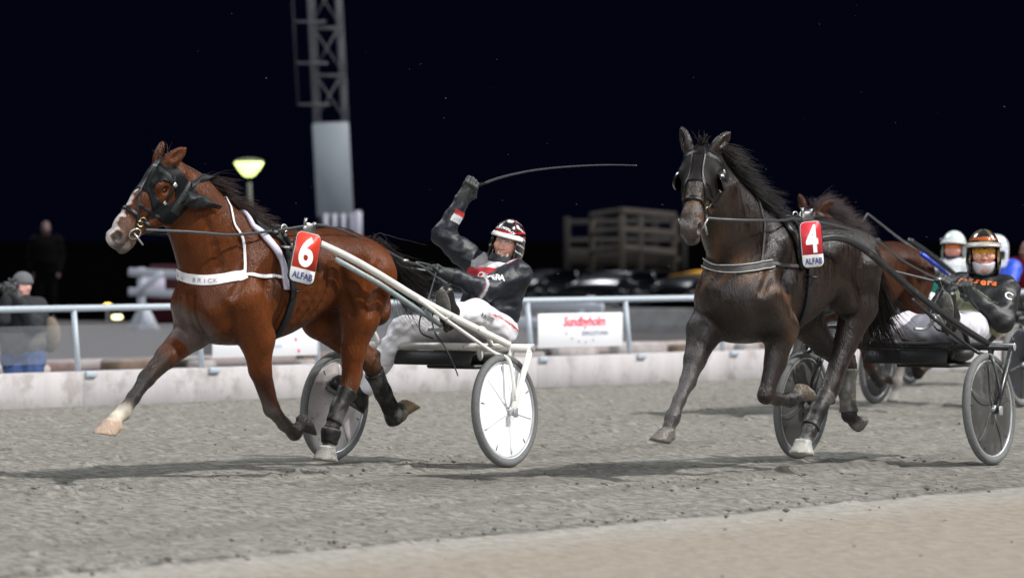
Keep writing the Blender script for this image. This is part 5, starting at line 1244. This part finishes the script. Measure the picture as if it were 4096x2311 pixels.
reins(F6, 'black driving reins from the bay trotter to the raised whip driver', L6, rr6, [[(437, 270, .14), (431, 265, .16), (416, 262, .16), (425, 268, .18), (437, 277, .18), (447, 283, .2)], [(438, 274, .14), (446, 284, .16), (457, 283, .16), (466, 286, .16), (470, 300, .16), (466, 310, .17)], [(432, 266, .14), (442, 282, .14), (446, 292, .14), (444, 300, .14)], [(436, 272, .15), (428, 300, .3), (420, 318, .3), (421, 332, .3), (433, 338, .3)], [(441, 296, .33), (433, 312, .33), (434, 330, .33), (444, 345, .33), (452, 360, .30), (458, 375, .28)]], pr[0])
L4 = [(703.6, 217.5, .10), (722, 219, .16), (741, 219.8, .22), (762, 220, .245), (782, 220, .24), (796, 218.5, .22), (823, 222.5, .20), (848, 228.5, .20), (866, 234, .20), (883, 244.5, .19), (900, 258.5, .19), (926, 273, .20), (939, 278.5, .20), (953, 283.5, .22), (967, 287, .25)]
pr = [F4.U(*q) for q in L4]; rr4 = [head_pt(B4, H4, .485, -112)]+[p*np.array([1, -1, 1]) for p in pr[3:11]]+[J4['haR']]
reins(F4, 'grey driving reins from the dark trotter to the yellow goggled driver', L4, rr4, [[(968, 290, .27), (972, 300, .28), (980, 310, .3), (987, 318, .3), (984, 322, .3)], [(945, 283, .2), (936, 300, .25), (930, 316, .3), (936, 328, .35), (944, 331, .35)], [(940, 280, .2), (944, 290, .25), (952, 300, .3)]], pr[0])
def checkrein(fr, B, H, wither, label):
    a = H(-.015, .05, 0); b = np.array(wither, float); t = Thing('check_rein', label, 'check rein', fr, a)
    P = [a*(1-k)+b*k+np.array([0, 0, .02*math.sin(k*3.14)+.02]) for k in np.linspace(0, 1, 8)]; t.part('check_strap', tube(P, .007, 8), LEATH); t.part('check_hook', torus(P[-1]-np.array([0, 0, .02]), (0, 1, 0), .022, .005, 16, 6), STEEL)
    for s in (1, -1): X = np.linspace(b[0]-.06, B.P[0][1][0]+.10, 9); t.part('back_strap', strap(B, np.stack([X, np.full(9, s*.035), np.full(9, b[2]+.02)], 1), .014, .005), LEATH)
checkrein(F6, B6, H6, (1.72, 0, 1.625), 'thin black check rein from poll to withers of the bay trotter')
checkrein(F4, B4, H4, (1.80, 0, 1.685), 'thin black check rein from poll to withers of the dark trotter')
w3 = [F3.U(x, y, -.15) for x, y in ((862, 222), (867.5, 213), (880, 223), (899, 238), (920, 252), (945, 268))]
wh3 = Thing('whip', 'thin grey whip pointing forward above the light bay rump', 'whip', F3, w3[-1]); wh3.part('handle', tube(w3[4:], .012, 8), LEATH); wh3.part('shaft', tube(w3[:5], [.004, .005, .006, .008, .010], 8), mat('grey_whip', (.16, .16, .17), .4))

# ------------------------------------------------------------------ trackside
CONC = mat('pale_concrete_wall', (.45, .425, .432), .85, noise=.10, nscale=5, bump=.3, bscale=30, stretch=(1, 1, .25), dirt=((.33, .305, .30), .43, 3.5))
GALV = mat('galvanised_rail', (.40, .455, .515), .45, noise=.05); WPAINT = mat('white_barrier_paint', (.40, .42, .48), .5, noise=.05)
AXW = (WD, WN, np.array([0, 0, 1.0]))
tw = Thing('track_wall', 'low pale stained concrete wall along the far side of the track', 'wall', WF, wl(4, 0))
for k in range(-6, 20): s0 = -2.1+3.1*k; tw.part('wall_block', box(wl(s0+1.55, -.15, .15), (3.097, .30, .31), AXW, .004), CONC)
fe = Thing('rail_fence', 'pale blue grey tubular rail fence standing on the concrete wall', 'fence', WF, wl(4, -.12, .31))
LEAN = -WN*.062
fe.part('top_rail', tube([wl(-20, -.12, .87)+LEAN, wl(60, -.12, .87)+LEAN], .030, 12), GALV)
NET = mat('sheer_windscreen_net', (.36, .38, .42), .7, alpha=.17)
for k in range(-8, 24):
    s0 = 1.05+1.55*k; fe.part('post', tube([wl(s0, -.12, .29), wl(s0, -.12, .85)+LEAN], .026, 10), GALV)
    fe.part('base_plate', box(wl(s0+.03, .012, .285), (.13, .03, .055), AXW, .006), GALV)
    if k < 5 and k != 1: fe.part('net_panel', (np.array([wl(s0+.02, -.13, .38), wl(s0+1.53, -.13, .38), wl(s0+1.53, -.13, .72)+LEAN*.7, wl(s0+.02, -.13, .72)+LEAN*.7]), [(0, 1, 2, 3)]), NET, smooth=False)
BANW = mat('white_banner', (.78, .79, .82), .45); BRED = mat('banner_red', (.70, .06, .12), .5); BBLU = mat('banner_navy', (.10, .13, .26), .5); BPAL = mat('banner_pale_blue', (.42, .50, .66), .5)
def banner(s0, s1, label):
    t = Thing('advertising_banner', label, 'banner', WF, wl((s0+s1)/2, .0, .38)); c = wl((s0+s1)/2, -.075, .565)+LEAN*.5
    t.part('panel', box(c, (s1-s0, .012, .345), AXW, .004), BANW); return t, c+WN*.0085
b1, c1 = banner(7.33, 8.66, 'white banner with red lettering Sundbyholm Eskilstuna hung on the fence')
def on_banner(t, c, s, x, y, size, m, bold=.01, sx=1.0, name='lettering', shear=0): V, F = text_mesh(s, size, bold, shear); V = V*np.array([sx, 1, 1]); t.part(name, place2d((V, F), c+WD*x+np.array([0, 0, y]), WD, (0, 0, 1.), 0), m, smooth=False)
on_banner(b1, c1, 'Sundbyholm', .05, .085, .135, BRED, .035, 1.0, shear=.2)
on_banner(b1, c1, 'ESKILSTUNA', .22, -.035, .060, BBLU, .01, 1.25)
for (x, y) in ((-.235, -.03), (-.145, -.085), (-.04, -.118), (.07, -.128), (.19, -.108)):
    P = [(.017*(1 if i % 2 == 0 else .42)*math.sin(i*math.pi/5), .017*(1 if i % 2 == 0 else .42)*math.cos(i*math.pi/5)) for i in range(10)]
    b1.part('star', place2d((np.array([(a, b, 0) for a, b in P]), [tuple(range(10))]), c1+WD*x+np.array([0, 0, y]), WD, (0, 0, 1.), 0), BBLU, smooth=False)
b2, c2 = banner(2.72, 4.12, 'white banner with small red marks seen between the bay legs')
for (x, y) in ((.30, .12), (.40, -.02), (.44, -.13)):
    P = [(.022*(1 if i % 2 == 0 else .55)*math.sin(i*math.pi/6), .024*(1 if i % 2 == 0 else .55)*math.cos(i*math.pi/6)) for i in range(12)]
    b2.part('red_mark', place2d((np.array([(a, b, 0) for a, b in P]), [tuple(range(12))]), c2+WD*x+np.array([0, 0, y]), WD, (0, 0, 1.), 0), BRED, smooth=False)
for (x, y, w) in ((-.05, .02, .36), (.0, -.08, .42), (-.05, .12, .26)): b2.part('blue_stripe', place2d((np.array([(-w/2, -.012, 0), (w/2, -.012, 0), (w/2, .012, 0), (-w/2, .012, 0)]), [(0, 1, 2, 3)]), c2+WD*x+np.array([0, 0, y]), WD, (0, 0, 1.), 0), BPAL, smooth=False)
# rubble and kerb behind the wall
kb = Thing('kerb', 'pinkish stone kerb along the edge of the asphalt yard', 'kerb', WF, wl(0, -7.6)); kb.part('kerb_stone', box(wl(20, -7.6, .06), (90, .28, .13), AXW, .02), mat('pink_kerb', (.27, .23, .225), .85, noise=.2, nscale=1.2))
rr = np.random.default_rng(3); rub = [mat('rubble_'+n, c, .9, noise=.25, nscale=8) for n, c in (('brown', (.13, .09, .065)), ('grey', (.30, .27, .26)), ('pale', (.36, .325, .32)), ('dark', (.03, .027, .022)), ('red', (.15, .10, .09)))]
for i in range(46):
    s0 = -4+i*.62+rr.uniform(-.15, .15); c = wl(s0, -6.2+rr.uniform(-.7, .9), 0); a = rr.uniform(-.5, .5); ax = (np.array([math.cos(a)*WD[0]-math.sin(a)*WD[1], math.sin(a)*WD[0]+math.cos(a)*WD[1], 0]),); ax = (ax[0], np.array([-ax[0][1], ax[0][0], 0]), np.array([0, 0, 1.0])); sz = (rr.uniform(.25, .75), rr.uniform(.15, .3), rr.uniform(.09, .21)); k = rr.integers(0, 5)
    o = single('stone_block', ['brown', 'grey', 'pale', 'dark', 'reddish'][k]+' rough block lying in the rubble strip behind the wall', 'block', WF, box(c+np.array([0, 0, sz[2]/2+.006]), sz, ax, .03), rub[k], c, 'rubble blocks behind the wall')
# white barriers in the yard
def barrier(label, a, b, z1, z2, posts, brace, ph=1.02):
    a, b = np.array(a, float), np.array(b, float); d = b-a; t = Thing('barrier', label, 'barrier', WF, a+d*posts[0]); n = N([-d[1], d[0], 0])
    for (za, zb) in (z1, z2): t.part('rail', box((a+b)/2+np.array([0, 0, (za+zb)/2]), (np.linalg.norm([*d[:2], zb-za]), .05, .13), (N([d[0], d[1], zb-za]), n, np.cross(N([d[0], d[1], zb-za]), n)), .01), WPAINT)
    for k in posts:
        p = a+d*k; t.part('post', box(p+np.array([0, 0, ph/2])+n*.06, (.13, .06, ph), (N(d), n, np.array([0, 0, 1.])), .01), WPAINT)
        F0 = place2d(prism2d([(-.33, 0), (.33, 0), (.08, .36), (-.08, .36)], -.03, .03), p+np.array([0, 0, .012])+n*.12, N(d), (0, 0, 1.)); t.part('foot', F0, WPAINT)
    for (k0, k1, za, zb) in brace: p, q = a+d*k0+np.array([0, 0, za]), a+d*k1+np.array([0, 0, zb]); t.part('brace', box((p+q)/2-n*.05, (np.linalg.norm(q-p), .04, .09), (N(q-p), n, np.cross(N(q-p), n)), .01), WPAINT)
    return t
pA, pB = at(129, 270, 69), at(330, 280, 66)
ba = barrier('white wooden barrier with triangular feet left of the bay chest', (pA[0], 69, 0), (pB[0], 66.5, 0), (.95, .80), (.63, .50), (.05, .93), [(.05, .18, .62, .93)])
single('paper_notice', 'pale paper notice fixed behind the white barrier left of the bay', 'notice', WF, box(at(154, 283, 69.6), (.36, .012, .30), None, .003), mat('notice_paper', (.45, .42, .52), .7), at(154, 291, 69.6))
pA, pB = at(415, 300, 60), at(603, 310, 57)
barrier('white wooden barrier leaning behind the red lettered banner', (pA[0], 60, 0), (pB[0], 57, 0), (.68, .555), (.40, .30), (.12, .92), [(.92, .70, .50, .15)], .72)
single('red_container', 'dark red container behind the white barrier left of the bay', 'container', WF, box((-5.62, 72.2, .55), (1.1, .9, 1.0), None, .05), mat('dark_red_plastic', (.022, .002, .004), .7, spec=.15), (-5.62, 72.2, 0.05))
jb = Thing('concrete_barrier', 'long grey concrete barrier in front of the parked cars', 'barrier', WF, (3.4, 66, 0)); cm = mat('grey_concrete', (.10, .10, .105), .9, noise=.25, nscale=4)
for k in range(7):
    x = -2.0+k*2.02; y = 69.3-k*.95; P = [(-.30, 0), (.30, 0), (.26, .12), (.12, .36), (.09, .36*1.0+.02), (-.09, .38), (-.12, .36), (-.26, .12)]; ax = N([2.02, -.95, 0]); n = np.array([-ax[1], ax[0], 0])
    jb.part('barrier_block', place2d(prism2d(P, -1.10, 1.10), (x, y, .01), n, (0, 0, 1.)), cm, smooth=False)
# mast, lamp, crate, frame
MST = mat('mast_steel', (.050, .053, .062), .6); MPN = mat('mast_grey_panel', (.17, .195, .22), .55, noise=.04)
ms = Thing('lattice_mast', 'tall lattice steel mast with a grey panel, between the bay and the lamp', 'mast', WF, (-4.0, 82, -.5))
ld = np.array([-.052, 0, 1.0]); b0 = at(336, 216, 82)
def mp(dx, z, dy=0): return b0+ld*(z)+np.array([dx, dy, 0])
w = .31
for (dx, dy) in ((-w, -.30), (w-.06, -.30), (w, .30), (-w+.06, .30)): ms.part('leg', tube([mp(dx, -2.6, dy), mp(dx*.92, 10, dy*.92)], .034, 8), MST)
z = 1.80
while z < 9.5:
    for (x0, y0, x1, y1) in ((-w, -.30, w-.06, -.30), (w-.06, -.30, w, .30), (w, .30, -w+.06, .30), (-w+.06, .30, -w, -.30)):
        ms.part('cross_bar', tube([mp(x0, z, y0), mp(x1, z, y1)], .018, 6), MST); ms.part('diagonal', tube([mp(x0, z, y0), mp(x1, z+.92, y1)], .014, 6), MST)
    z += .92
for k in range(7): zz = 2.15+k*.80; ms.part('ladder_rung', tube([mp(-w-.30, zz, -.3), mp(w-.30, zz, -.3)], .022, 6), MST)
ms.part('ladder_rail', tube([mp(-w-.30, 2.15, -.3), mp(-w-.30, 9, -.3)], .018, 6), MST)
ms.part('panel', box(mp(0, .90, -.40), (.70, .10, 1.80), (N(np.cross([0, 1., 0], N(ld))), (0, 1., 0), N(ld)), .02), MPN)
sl = Thing('slatted_crate', 'white slatted crate at the foot of the lattice mast', 'crate', WF, at(341, 260, 80)); c = at(339, 227, 80)
for k in range(4): sl.part('slat', box(c+np.array([(k-1.5)*.165, 0, .02]), (.085, .05, .48), None, .008), mat('white_slat', (.36, .36, .44), .6))
sl.part('back_board', box(c+np.array([0, .06, 0]), (.68, .03, .44), None, .008), mat('dark_board', (.03, .028, .035), .8)); sl.part('side_board', box(c+np.array([.36, .1, .02]), (.13, .3, .58), None, .02), MATS['white_slat']); sl.part('stand', box(c+np.array([0, .1, -.60]), (.5, .3, .9), None, .02), MATS['dark_board'])
lp = Thing('street_lamp', 'lit street lamp with cone shaped glowing head', 'street lamp', WF, at(250.5, 300, 64)); lc = at(249, 160.2, 64); top = at(249.5, 182, 64)
lp.part('pole', tube([at(253, 305, 64), top], [.045, .034], 10), mat('lamp_pole', (.05, .055, .045), .6))
GLOW = mat('lamp_glow', (.85, .95, .45), .5, emit=1.15, emitc=(.74, .90, .26)); lp.part('globe', lathe([(.001, -.02), (.21, -.02), (.222, -.04), (.16, -.14), (.10, -.215), (.05, -.245), (.001, -.25)], lc, (0, 0, 1.), 28), GLOW); lp.part('lamp_cap', lathe([(.001, .045), (.10, .035), (.225, .0), (.225, -.018), (.001, -.018)], lc, (0, 0, 1.), 28), mat('lamp_cap_metal', (.10, .11, .06), .5))
for (px, py, c_, r, lab) in ((107.5, 305, (1.0, .62, .12), .035, 'small amber marker lamp far behind the rail at left'), (117, 316.5, (.95, .85, .42), .05, 'small pale yellow marker lamp on the yard edge at left')):
    p = at(px, py, 78); t = Thing('marker_lamp', lab, 'lamp', WF, p-np.array([0, 0, .2])); t.part('lens', lathe([(.001, .03), (r*1.6, .03), (r*1.9, 0), (r*1.6, -.03), (.001, -.03)], p, (0, 0, 1.), 14), mat('marker_'+lab[6:10].strip(), c_, .4, emit=2.5)); t.part('stalk', tube([p-np.array([0, 0, .9]), p-np.array([0, 0, .03])], .02, 6), MST)
FRM = mat('pale_frame_timber', (.021, .0145, .0095), .8, noise=.2); FRD = mat('dark_plank', (.006, .0046, .0036), .9, noise=.3)
sf = Thing('timber_frame', 'large timber frame scaffold standing beyond the parked cars', 'scaffold', WF, at(620, 300, 84))
def fq(px, py, Y): return at(px, py, Y)
xs = [(592, 86, 0), (622, 83, -4), (640, 84.5, -1), (674, 88, 2)]
for (px, Y, dy) in xs: sf.part('post', box((fq(px, 212+dy*.5+4, Y)+fq(px, 275, Y))/2, (.13, .13, (275-216-dy*.5)/4230*Y), None, .01), FRM)
for (px, Y) in ((567, 92), (600, 94), (655, 96), (684, 94)): sf.part('rear_post', box(fq(px, 243, Y), (.14, .14, 1.15), None, .01), FRD)
def beam(n_, a, b, w_, m): a, b = np.array(a), np.array(b); sf.part(n_, box((a+b)/2, (np.linalg.norm(b-a), .10, w_), (N(b-a), N(np.cross([0, 0, 1.], b-a)), N(np.cross(b-a, N(np.cross([0, 0, 1.], b-a))))), .01), m)
for (y0, y1, y2) in ((214.5, 210.5, 215), (232, 229, 233), (250, 247, 252)):
    beam('rail', fq(592, y0, 86), fq(622, y1, 83), .11, FRM); beam('rail', fq(622, y1, 83), fq(674, y2, 88), .13, FRM)
for (y0, y1) in ((222, 220), (240, 239), (258, 259)): beam('rear_board', fq(565, y0, 93), fq(686, y1, 95), .12, FRD)
beam('bottom_plank', fq(570, 256, 90), fq(674, 258, 88), .35, FRM)
# parked cars
def car(fr, label, paint, roof=None, L=4.4, H=1.45):
    t = Thing('parked_car', label, 'car', fr, (0, 0, 0)); w = .86; gl = mat('car_glass', (.004, .005, .006), .05, coat=.6)
    def loft(prof, wf, m, name):
        n = 10; V = []; F = []
        for i in range(n):
            u = -1+2*i/(n-1); yy = w*u; k = 1-.10*abs(u)**4
            for (x, z, tz) in prof: V.append((x*(1-.04*u*u), yy*(wf(z)), z*(1-(.03*u*u if z > .9 else 0))))
        m_ = len(prof)
        for i in range(n-1):
            for j in range(m_): F.append((i*m_+j, i*m_+(j+1) % m_, (i+1)*m_+(j+1) % m_, (i+1)*m_+j))
        F += [tuple(range(m_)), tuple((n-1)*m_+j for j in range(m_))[::-1]]; return t.part(name, (np.array(V), F), m)
    bp = [(L/2, .45, 0), (L/2-.02, .68, 0), (L/2-.25, .80, 0), (1.0, .95, 0), (.6, .99, 0), (-1.6, 1.0, 0), (-L/2+.1, .98, 0), (-L/2, .75, 0), (-L/2+.02, .40, 0), (-L/2+.2, .24, 0), (L/2-.2, .24, 0)]
    loft(bp, lambda z: 1.0 if z < .8 else .97, paint, 'body')
    loft([(1.0, .95, 0), (.25, H-.04, 0), (-.1, H, 0), (-.9, H-.01, 0), (-1.35, H-.10, 0), (-1.95, .99, 0)], lambda z: np.interp(z, [.95, H], [.95, .72]), gl, 'cabin')
    loft([(.28, H-.05, 0), (-.1, H+.012, 0), (-.9, H+.004, 0), (-1.38, H-.10, 0), (-1.36, H-.13, 0), (.26, H-.08, 0)], lambda z: .74, roof or paint, 'roof')
    for x in (1.38, -1.32):
        for s in (1, -1): wv = t.part('wheel', lathe([(.20, -.09), (.315, -.09), (.325, -.05), (.325, .05), (.315, .09), (.20, .09)], (x, s*.80, .32), (0, 1, 0), 26, True), RUBBER); t.part('rim', lathe([(.001, .10), (.19, .095), (.20, .06), (.001, .05)], (x, s*.80, .32), (0, s, 0), 20), ALU, wv)
    for s in (1, -1):
        t.part('headlight', ball((L/2-.14, s*.62, .70), (.10, .14, .06), 8), mat('headlight_glass', (.75, .76, .75), .08, metal=.5)); t.part('mirror', ball((.72, s*.98, 1.02), (.06, .10, .07), 8), paint); t.part('pillar', tube([(-.28, s*.84, .98), (-.30, s*.66, H-.04)], .03, 6), paint); t.part('taillight', box((-L/2+.03, s*.62, .80), (.05, .28, .12), None, .02), mat('tail_lens', (.25, .01, .01), .2))
    t.part('bumper', box((L/2-.02, 0, .42), (.10, 1.5, .14), None, .04), mat('dark_plastic', (.01, .01, .01), .5)); return t
CARB = mat('black_car_paint', (.0018, .0020, .0026), .10, coat=.3, spec=.35); CARD = mat('dark_blue_car_paint', (.0018, .0026, .004), .10, coat=.3, spec=.35)
class CarF(Frame):
    def __init__(s, deg, x, y, z): super().__init__(deg, x, y); s.O = np.array([x, y, z])
for (px, Y, deg, m, roof, lab) in ((545, 79, 60, CARB, None, 'black parked car behind the raised whip driver'), (617, 77, 50, CARD, None, 'dark blue parked car between driver and dark trotter'), (700, 75.5, 62, CARB, mat('yellow_roof', (.62, .30, .01), .4), 'black parked car with yellow roof behind the dark trotter'), (455, 82, 64, CARB, None, 'black parked car behind the cream sulky shafts')):
    car(CarF(deg, (px-512)/4230*Y, Y, -.5), lab, m, roof, H=1.42)

# ------------------------------------------------------------------ bystanders
def bystander(label, Jd, jcol, tcol, face, hat=None, skin=SKIN, fr=WF, sc=1.0, coat_r=1.12):
    J = {k: np.array(v, float) for k, v in Jd.items()}; J['side'] = N(J['shL']-J['shR']); t = Thing('person', label, 'person', fr, (*J['pelvis'][:2], 0)); h = FaceFrame(J['head'], face, (0, 0, 1), 1.0); B = Body(); person_body(B, J, skin, tcol, None, h)
    t.part('body', B.mesh(.014, smooth=1), mat('skin_bystander', skin, .55, vcol=True)); jacket(t, J, lambda V: np.tile(np.array(jcol), (len(V), 1)) if not callable(jcol) else jcol(V), mat('winter_coat', (.02, .02, .02), .85, spec=.05, noise=.2, nscale=12, vcol=True), coat_r, 31, h=.014)
    trousers(t, J, mat('street_trousers', (.1, .1, .1), .9, spec=.05, noise=.15, nscale=10, vcol=True), 32, 1.0, lambda V: np.tile(np.array(tcol), (len(V), 1)))
    if hat:
        B2 = Body(); B2.ell(h(-.012, 0, .050), (.112, .094, .105), (h.f, h.r, h.u), .02); t.part('beanie', B2.mesh(.012, clip=lambda p: .035-h.inv(p)[..., 2], smooth=1)[:2], mat('grey_beanie', hat, .85, noise=.3, nscale=60))
    return t, J, h
def A3(px, py, Y, z0=0): return at(px, py, Y)
Y0 = 39.6
PJ = dict(pelvis=at(23, 352, Y0), waist=at(23, 336, Y0), chest=at(22, 318, Y0), neck=at(22, 301, Y0), head=at(22, 287.5, Y0), shL=at(37, 308, Y0+.12), shR=at(8, 308, Y0-.12), elL=at(34, 324, Y0-.25), elR=at(2, 318, Y0-.30), wrL=at(19, 300, Y0-.30), wrR=at(7, 297, Y0-.32), haL=at(14, 294, Y0-.32), haR=at(9, 291, Y0-.32),
    hiL=at(32, 360, Y0), hiR=at(15, 360, Y0), knL=at(33, 397, Y0-.25), knR=at(15, 397, Y0-.25), anL=at(33, 396, Y0+.20), anR=at(15, 396, Y0+.20), toL=at(33, 398, Y0+.36), toR=at(15, 398, Y0+.36))
ph, PJ, hh = bystander('photographer kneeling behind the fence in grey beanie, dark coat and blue jeans', PJ, lambda V: np.where(V[:, 2:3] > .62, np.array((.035, .036, .040)), np.array((.11, .105, .10))), (.045, .075, .17), N((-.55, -.83, -.03)), (.10, .105, .115), (.55, .30, .26))
for s in 'LR': glove(ph, PJ['wr'+s], PJ['ha'+s], N((-.3, .9, .2)), GLV, thumb=1 if s == 'L' else -1)
cmr = Thing('camera', 'black camera with long lens held by the kneeling photographer', 'camera', WF, at(12, 297, Y0-.36)); cd = N((-.55, -.83, -.03)); cs_ = N(np.cross(cd, [0, 0, 1.])); cc = hh(.16, 0, .01); CAMB = mat('camera_body', (.012, .012, .013), .4)
cmr.part('camera_body', box(cc, (.08, .15, .11), (cd, -cs_, np.array([0, 0, 1.])), .015), CAMB); cmr.part('lens', lathe([(.001, .0), (.045, .0), (.045, .12), (.058, .16), (.062, .26), (.055, .26), (.05, .25), (.001, .25)], cc+cd*.04, cd, 20), CAMB); cmr.part('viewfinder', box(cc+np.array([0, 0, .065])-cd*.01, (.06, .06, .04), (cd, -cs_, np.array([0, 0, 1.])), .012), CAMB)
sb = Body(); sb.ell(at(50, 334, Y0+.1), (.10, .07, .17)); single('shoulder_bag', 'brown shoulder bag hanging at the kneeling photographer side', 'bag', WF, sb.mesh(.012)[:2], mat('brown_bag', (.16, .13, .10), .8, noise=.2), at(50, 350, Y0+.1))
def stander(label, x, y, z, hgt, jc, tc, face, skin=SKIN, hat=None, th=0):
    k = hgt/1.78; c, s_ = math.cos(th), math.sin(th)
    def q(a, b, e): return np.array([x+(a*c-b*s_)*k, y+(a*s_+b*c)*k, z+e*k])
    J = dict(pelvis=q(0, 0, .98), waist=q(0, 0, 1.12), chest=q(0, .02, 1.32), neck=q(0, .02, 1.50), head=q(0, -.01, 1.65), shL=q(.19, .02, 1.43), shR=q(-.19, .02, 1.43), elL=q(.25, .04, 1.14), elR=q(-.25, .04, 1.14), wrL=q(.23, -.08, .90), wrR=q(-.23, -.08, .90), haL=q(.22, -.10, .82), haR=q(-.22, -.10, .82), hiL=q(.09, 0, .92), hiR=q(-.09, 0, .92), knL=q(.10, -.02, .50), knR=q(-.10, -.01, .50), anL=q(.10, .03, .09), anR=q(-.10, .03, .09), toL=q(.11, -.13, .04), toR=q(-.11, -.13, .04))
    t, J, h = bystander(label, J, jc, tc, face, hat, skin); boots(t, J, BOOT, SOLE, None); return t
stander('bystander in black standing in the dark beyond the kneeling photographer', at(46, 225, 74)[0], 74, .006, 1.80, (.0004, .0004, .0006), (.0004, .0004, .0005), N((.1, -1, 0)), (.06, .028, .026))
stander('person in dark red jacket at the right edge behind the blue driver', at(1027, 250, 50)[0], 50, -.0, 1.45, (.075, .004, .009), (.02, .02, .025), N((-.6, -.8, 0)), (.16, .075, .06))
# ------------------------------------------------------------------ loose soil and flying grit
def lumps(n, pos, size, rng):
    ico = np.array([(0, 0, 1), (.9, 0, .3), (.2, .9, .3), (-.8, .4, .2), (-.6, -.7, .3), (.4, -.9, .2), (0, 0, -.8)]); fc = [(0, 1, 2), (0, 2, 3), (0, 3, 4), (0, 4, 5), (0, 5, 1), (6, 2, 1), (6, 3, 2), (6, 4, 3), (6, 5, 4), (6, 1, 5)]
    V, F = [], []
    for i in range(n):
        p, r = pos(rng), size(rng); a = rng.uniform(0, 6.28); R = np.array([[math.cos(a), -math.sin(a), 0], [math.sin(a), math.cos(a), 0], [0, 0, 1]]); v = (ico*rng.uniform(.6, 1.3, (7, 1)))*np.array([1, 1, .55])*r; V.append(v@R.T+p); F += [tuple(k+7*i for k in f) for f in fc]
    return np.concatenate(V), F
rg = np.random.default_rng(8)
def ppos(r):
    Y = 18.3+(r.uniform(0, 1)**1.3)*20; x = r.uniform(-.128, .128)*Y
    while (x+1.23)*.8-(Y-19.88)*.6 > .1 and r.uniform() < .85: Y = 18.3+(r.uniform(0, 1)**1.3)*20; x = r.uniform(-.128, .128)*Y
    return np.array([x, Y, .004])
single('soil_clods', None, None, WF, lumps(800, ppos, lambda r: .004+.015*r.uniform(0, 1)**5, rg), mat('dark_soil', (.19, .178, .158), .95, noise=.4, nscale=3), kind='stuff')
def epos(r): k = r.uniform(-2, 12); o = r.normal(-.10, .14); return np.array([-1.23+.6*k+.8*o, 19.88+.8*k-.6*o, .006])
single('edge_clods', None, None, WF, lumps(260, epos, lambda r: .006+.024*r.uniform(0, 1)**4, rg), mat('damp_soil', (.15, .14, .125), .95, noise=.3, nscale=4), kind='stuff')
def hpos(r):
    fr, k = (F6, r.uniform(-.6, 3.6)) if r.uniform() < .5 else (F4, r.uniform(-.6, 3.6)); return fr.wor((k, r.normal(0, .22), .004))
single('hoof_churned_soil', None, None, WF, lumps(420, hpos, lambda r: .005+.022*r.uniform(0, 1)**4, rg), MATS['damp_soil'], kind='stuff')
def fpos(r):
    u = r.uniform()
    if u < .35: return F6.wor((r.normal(.2, .5), r.normal(.1, .35), abs(r.normal(.18, .2))))
    if u < .55: return F4.wor((r.normal(.2, .5), r.normal(.1, .35), abs(r.normal(.15, .2))))
    return np.array([r.uniform(-2.5, 3.6), r.uniform(24.5, 30), r.uniform(1.2, 3.0)])
single('flying_grit', None, None, WF, lumps(160, fpos, lambda r: .003+.004*r.uniform(0, 1)**2, rg), mat('flying_sand', (.14, .13, .11), .9), kind='stuff')
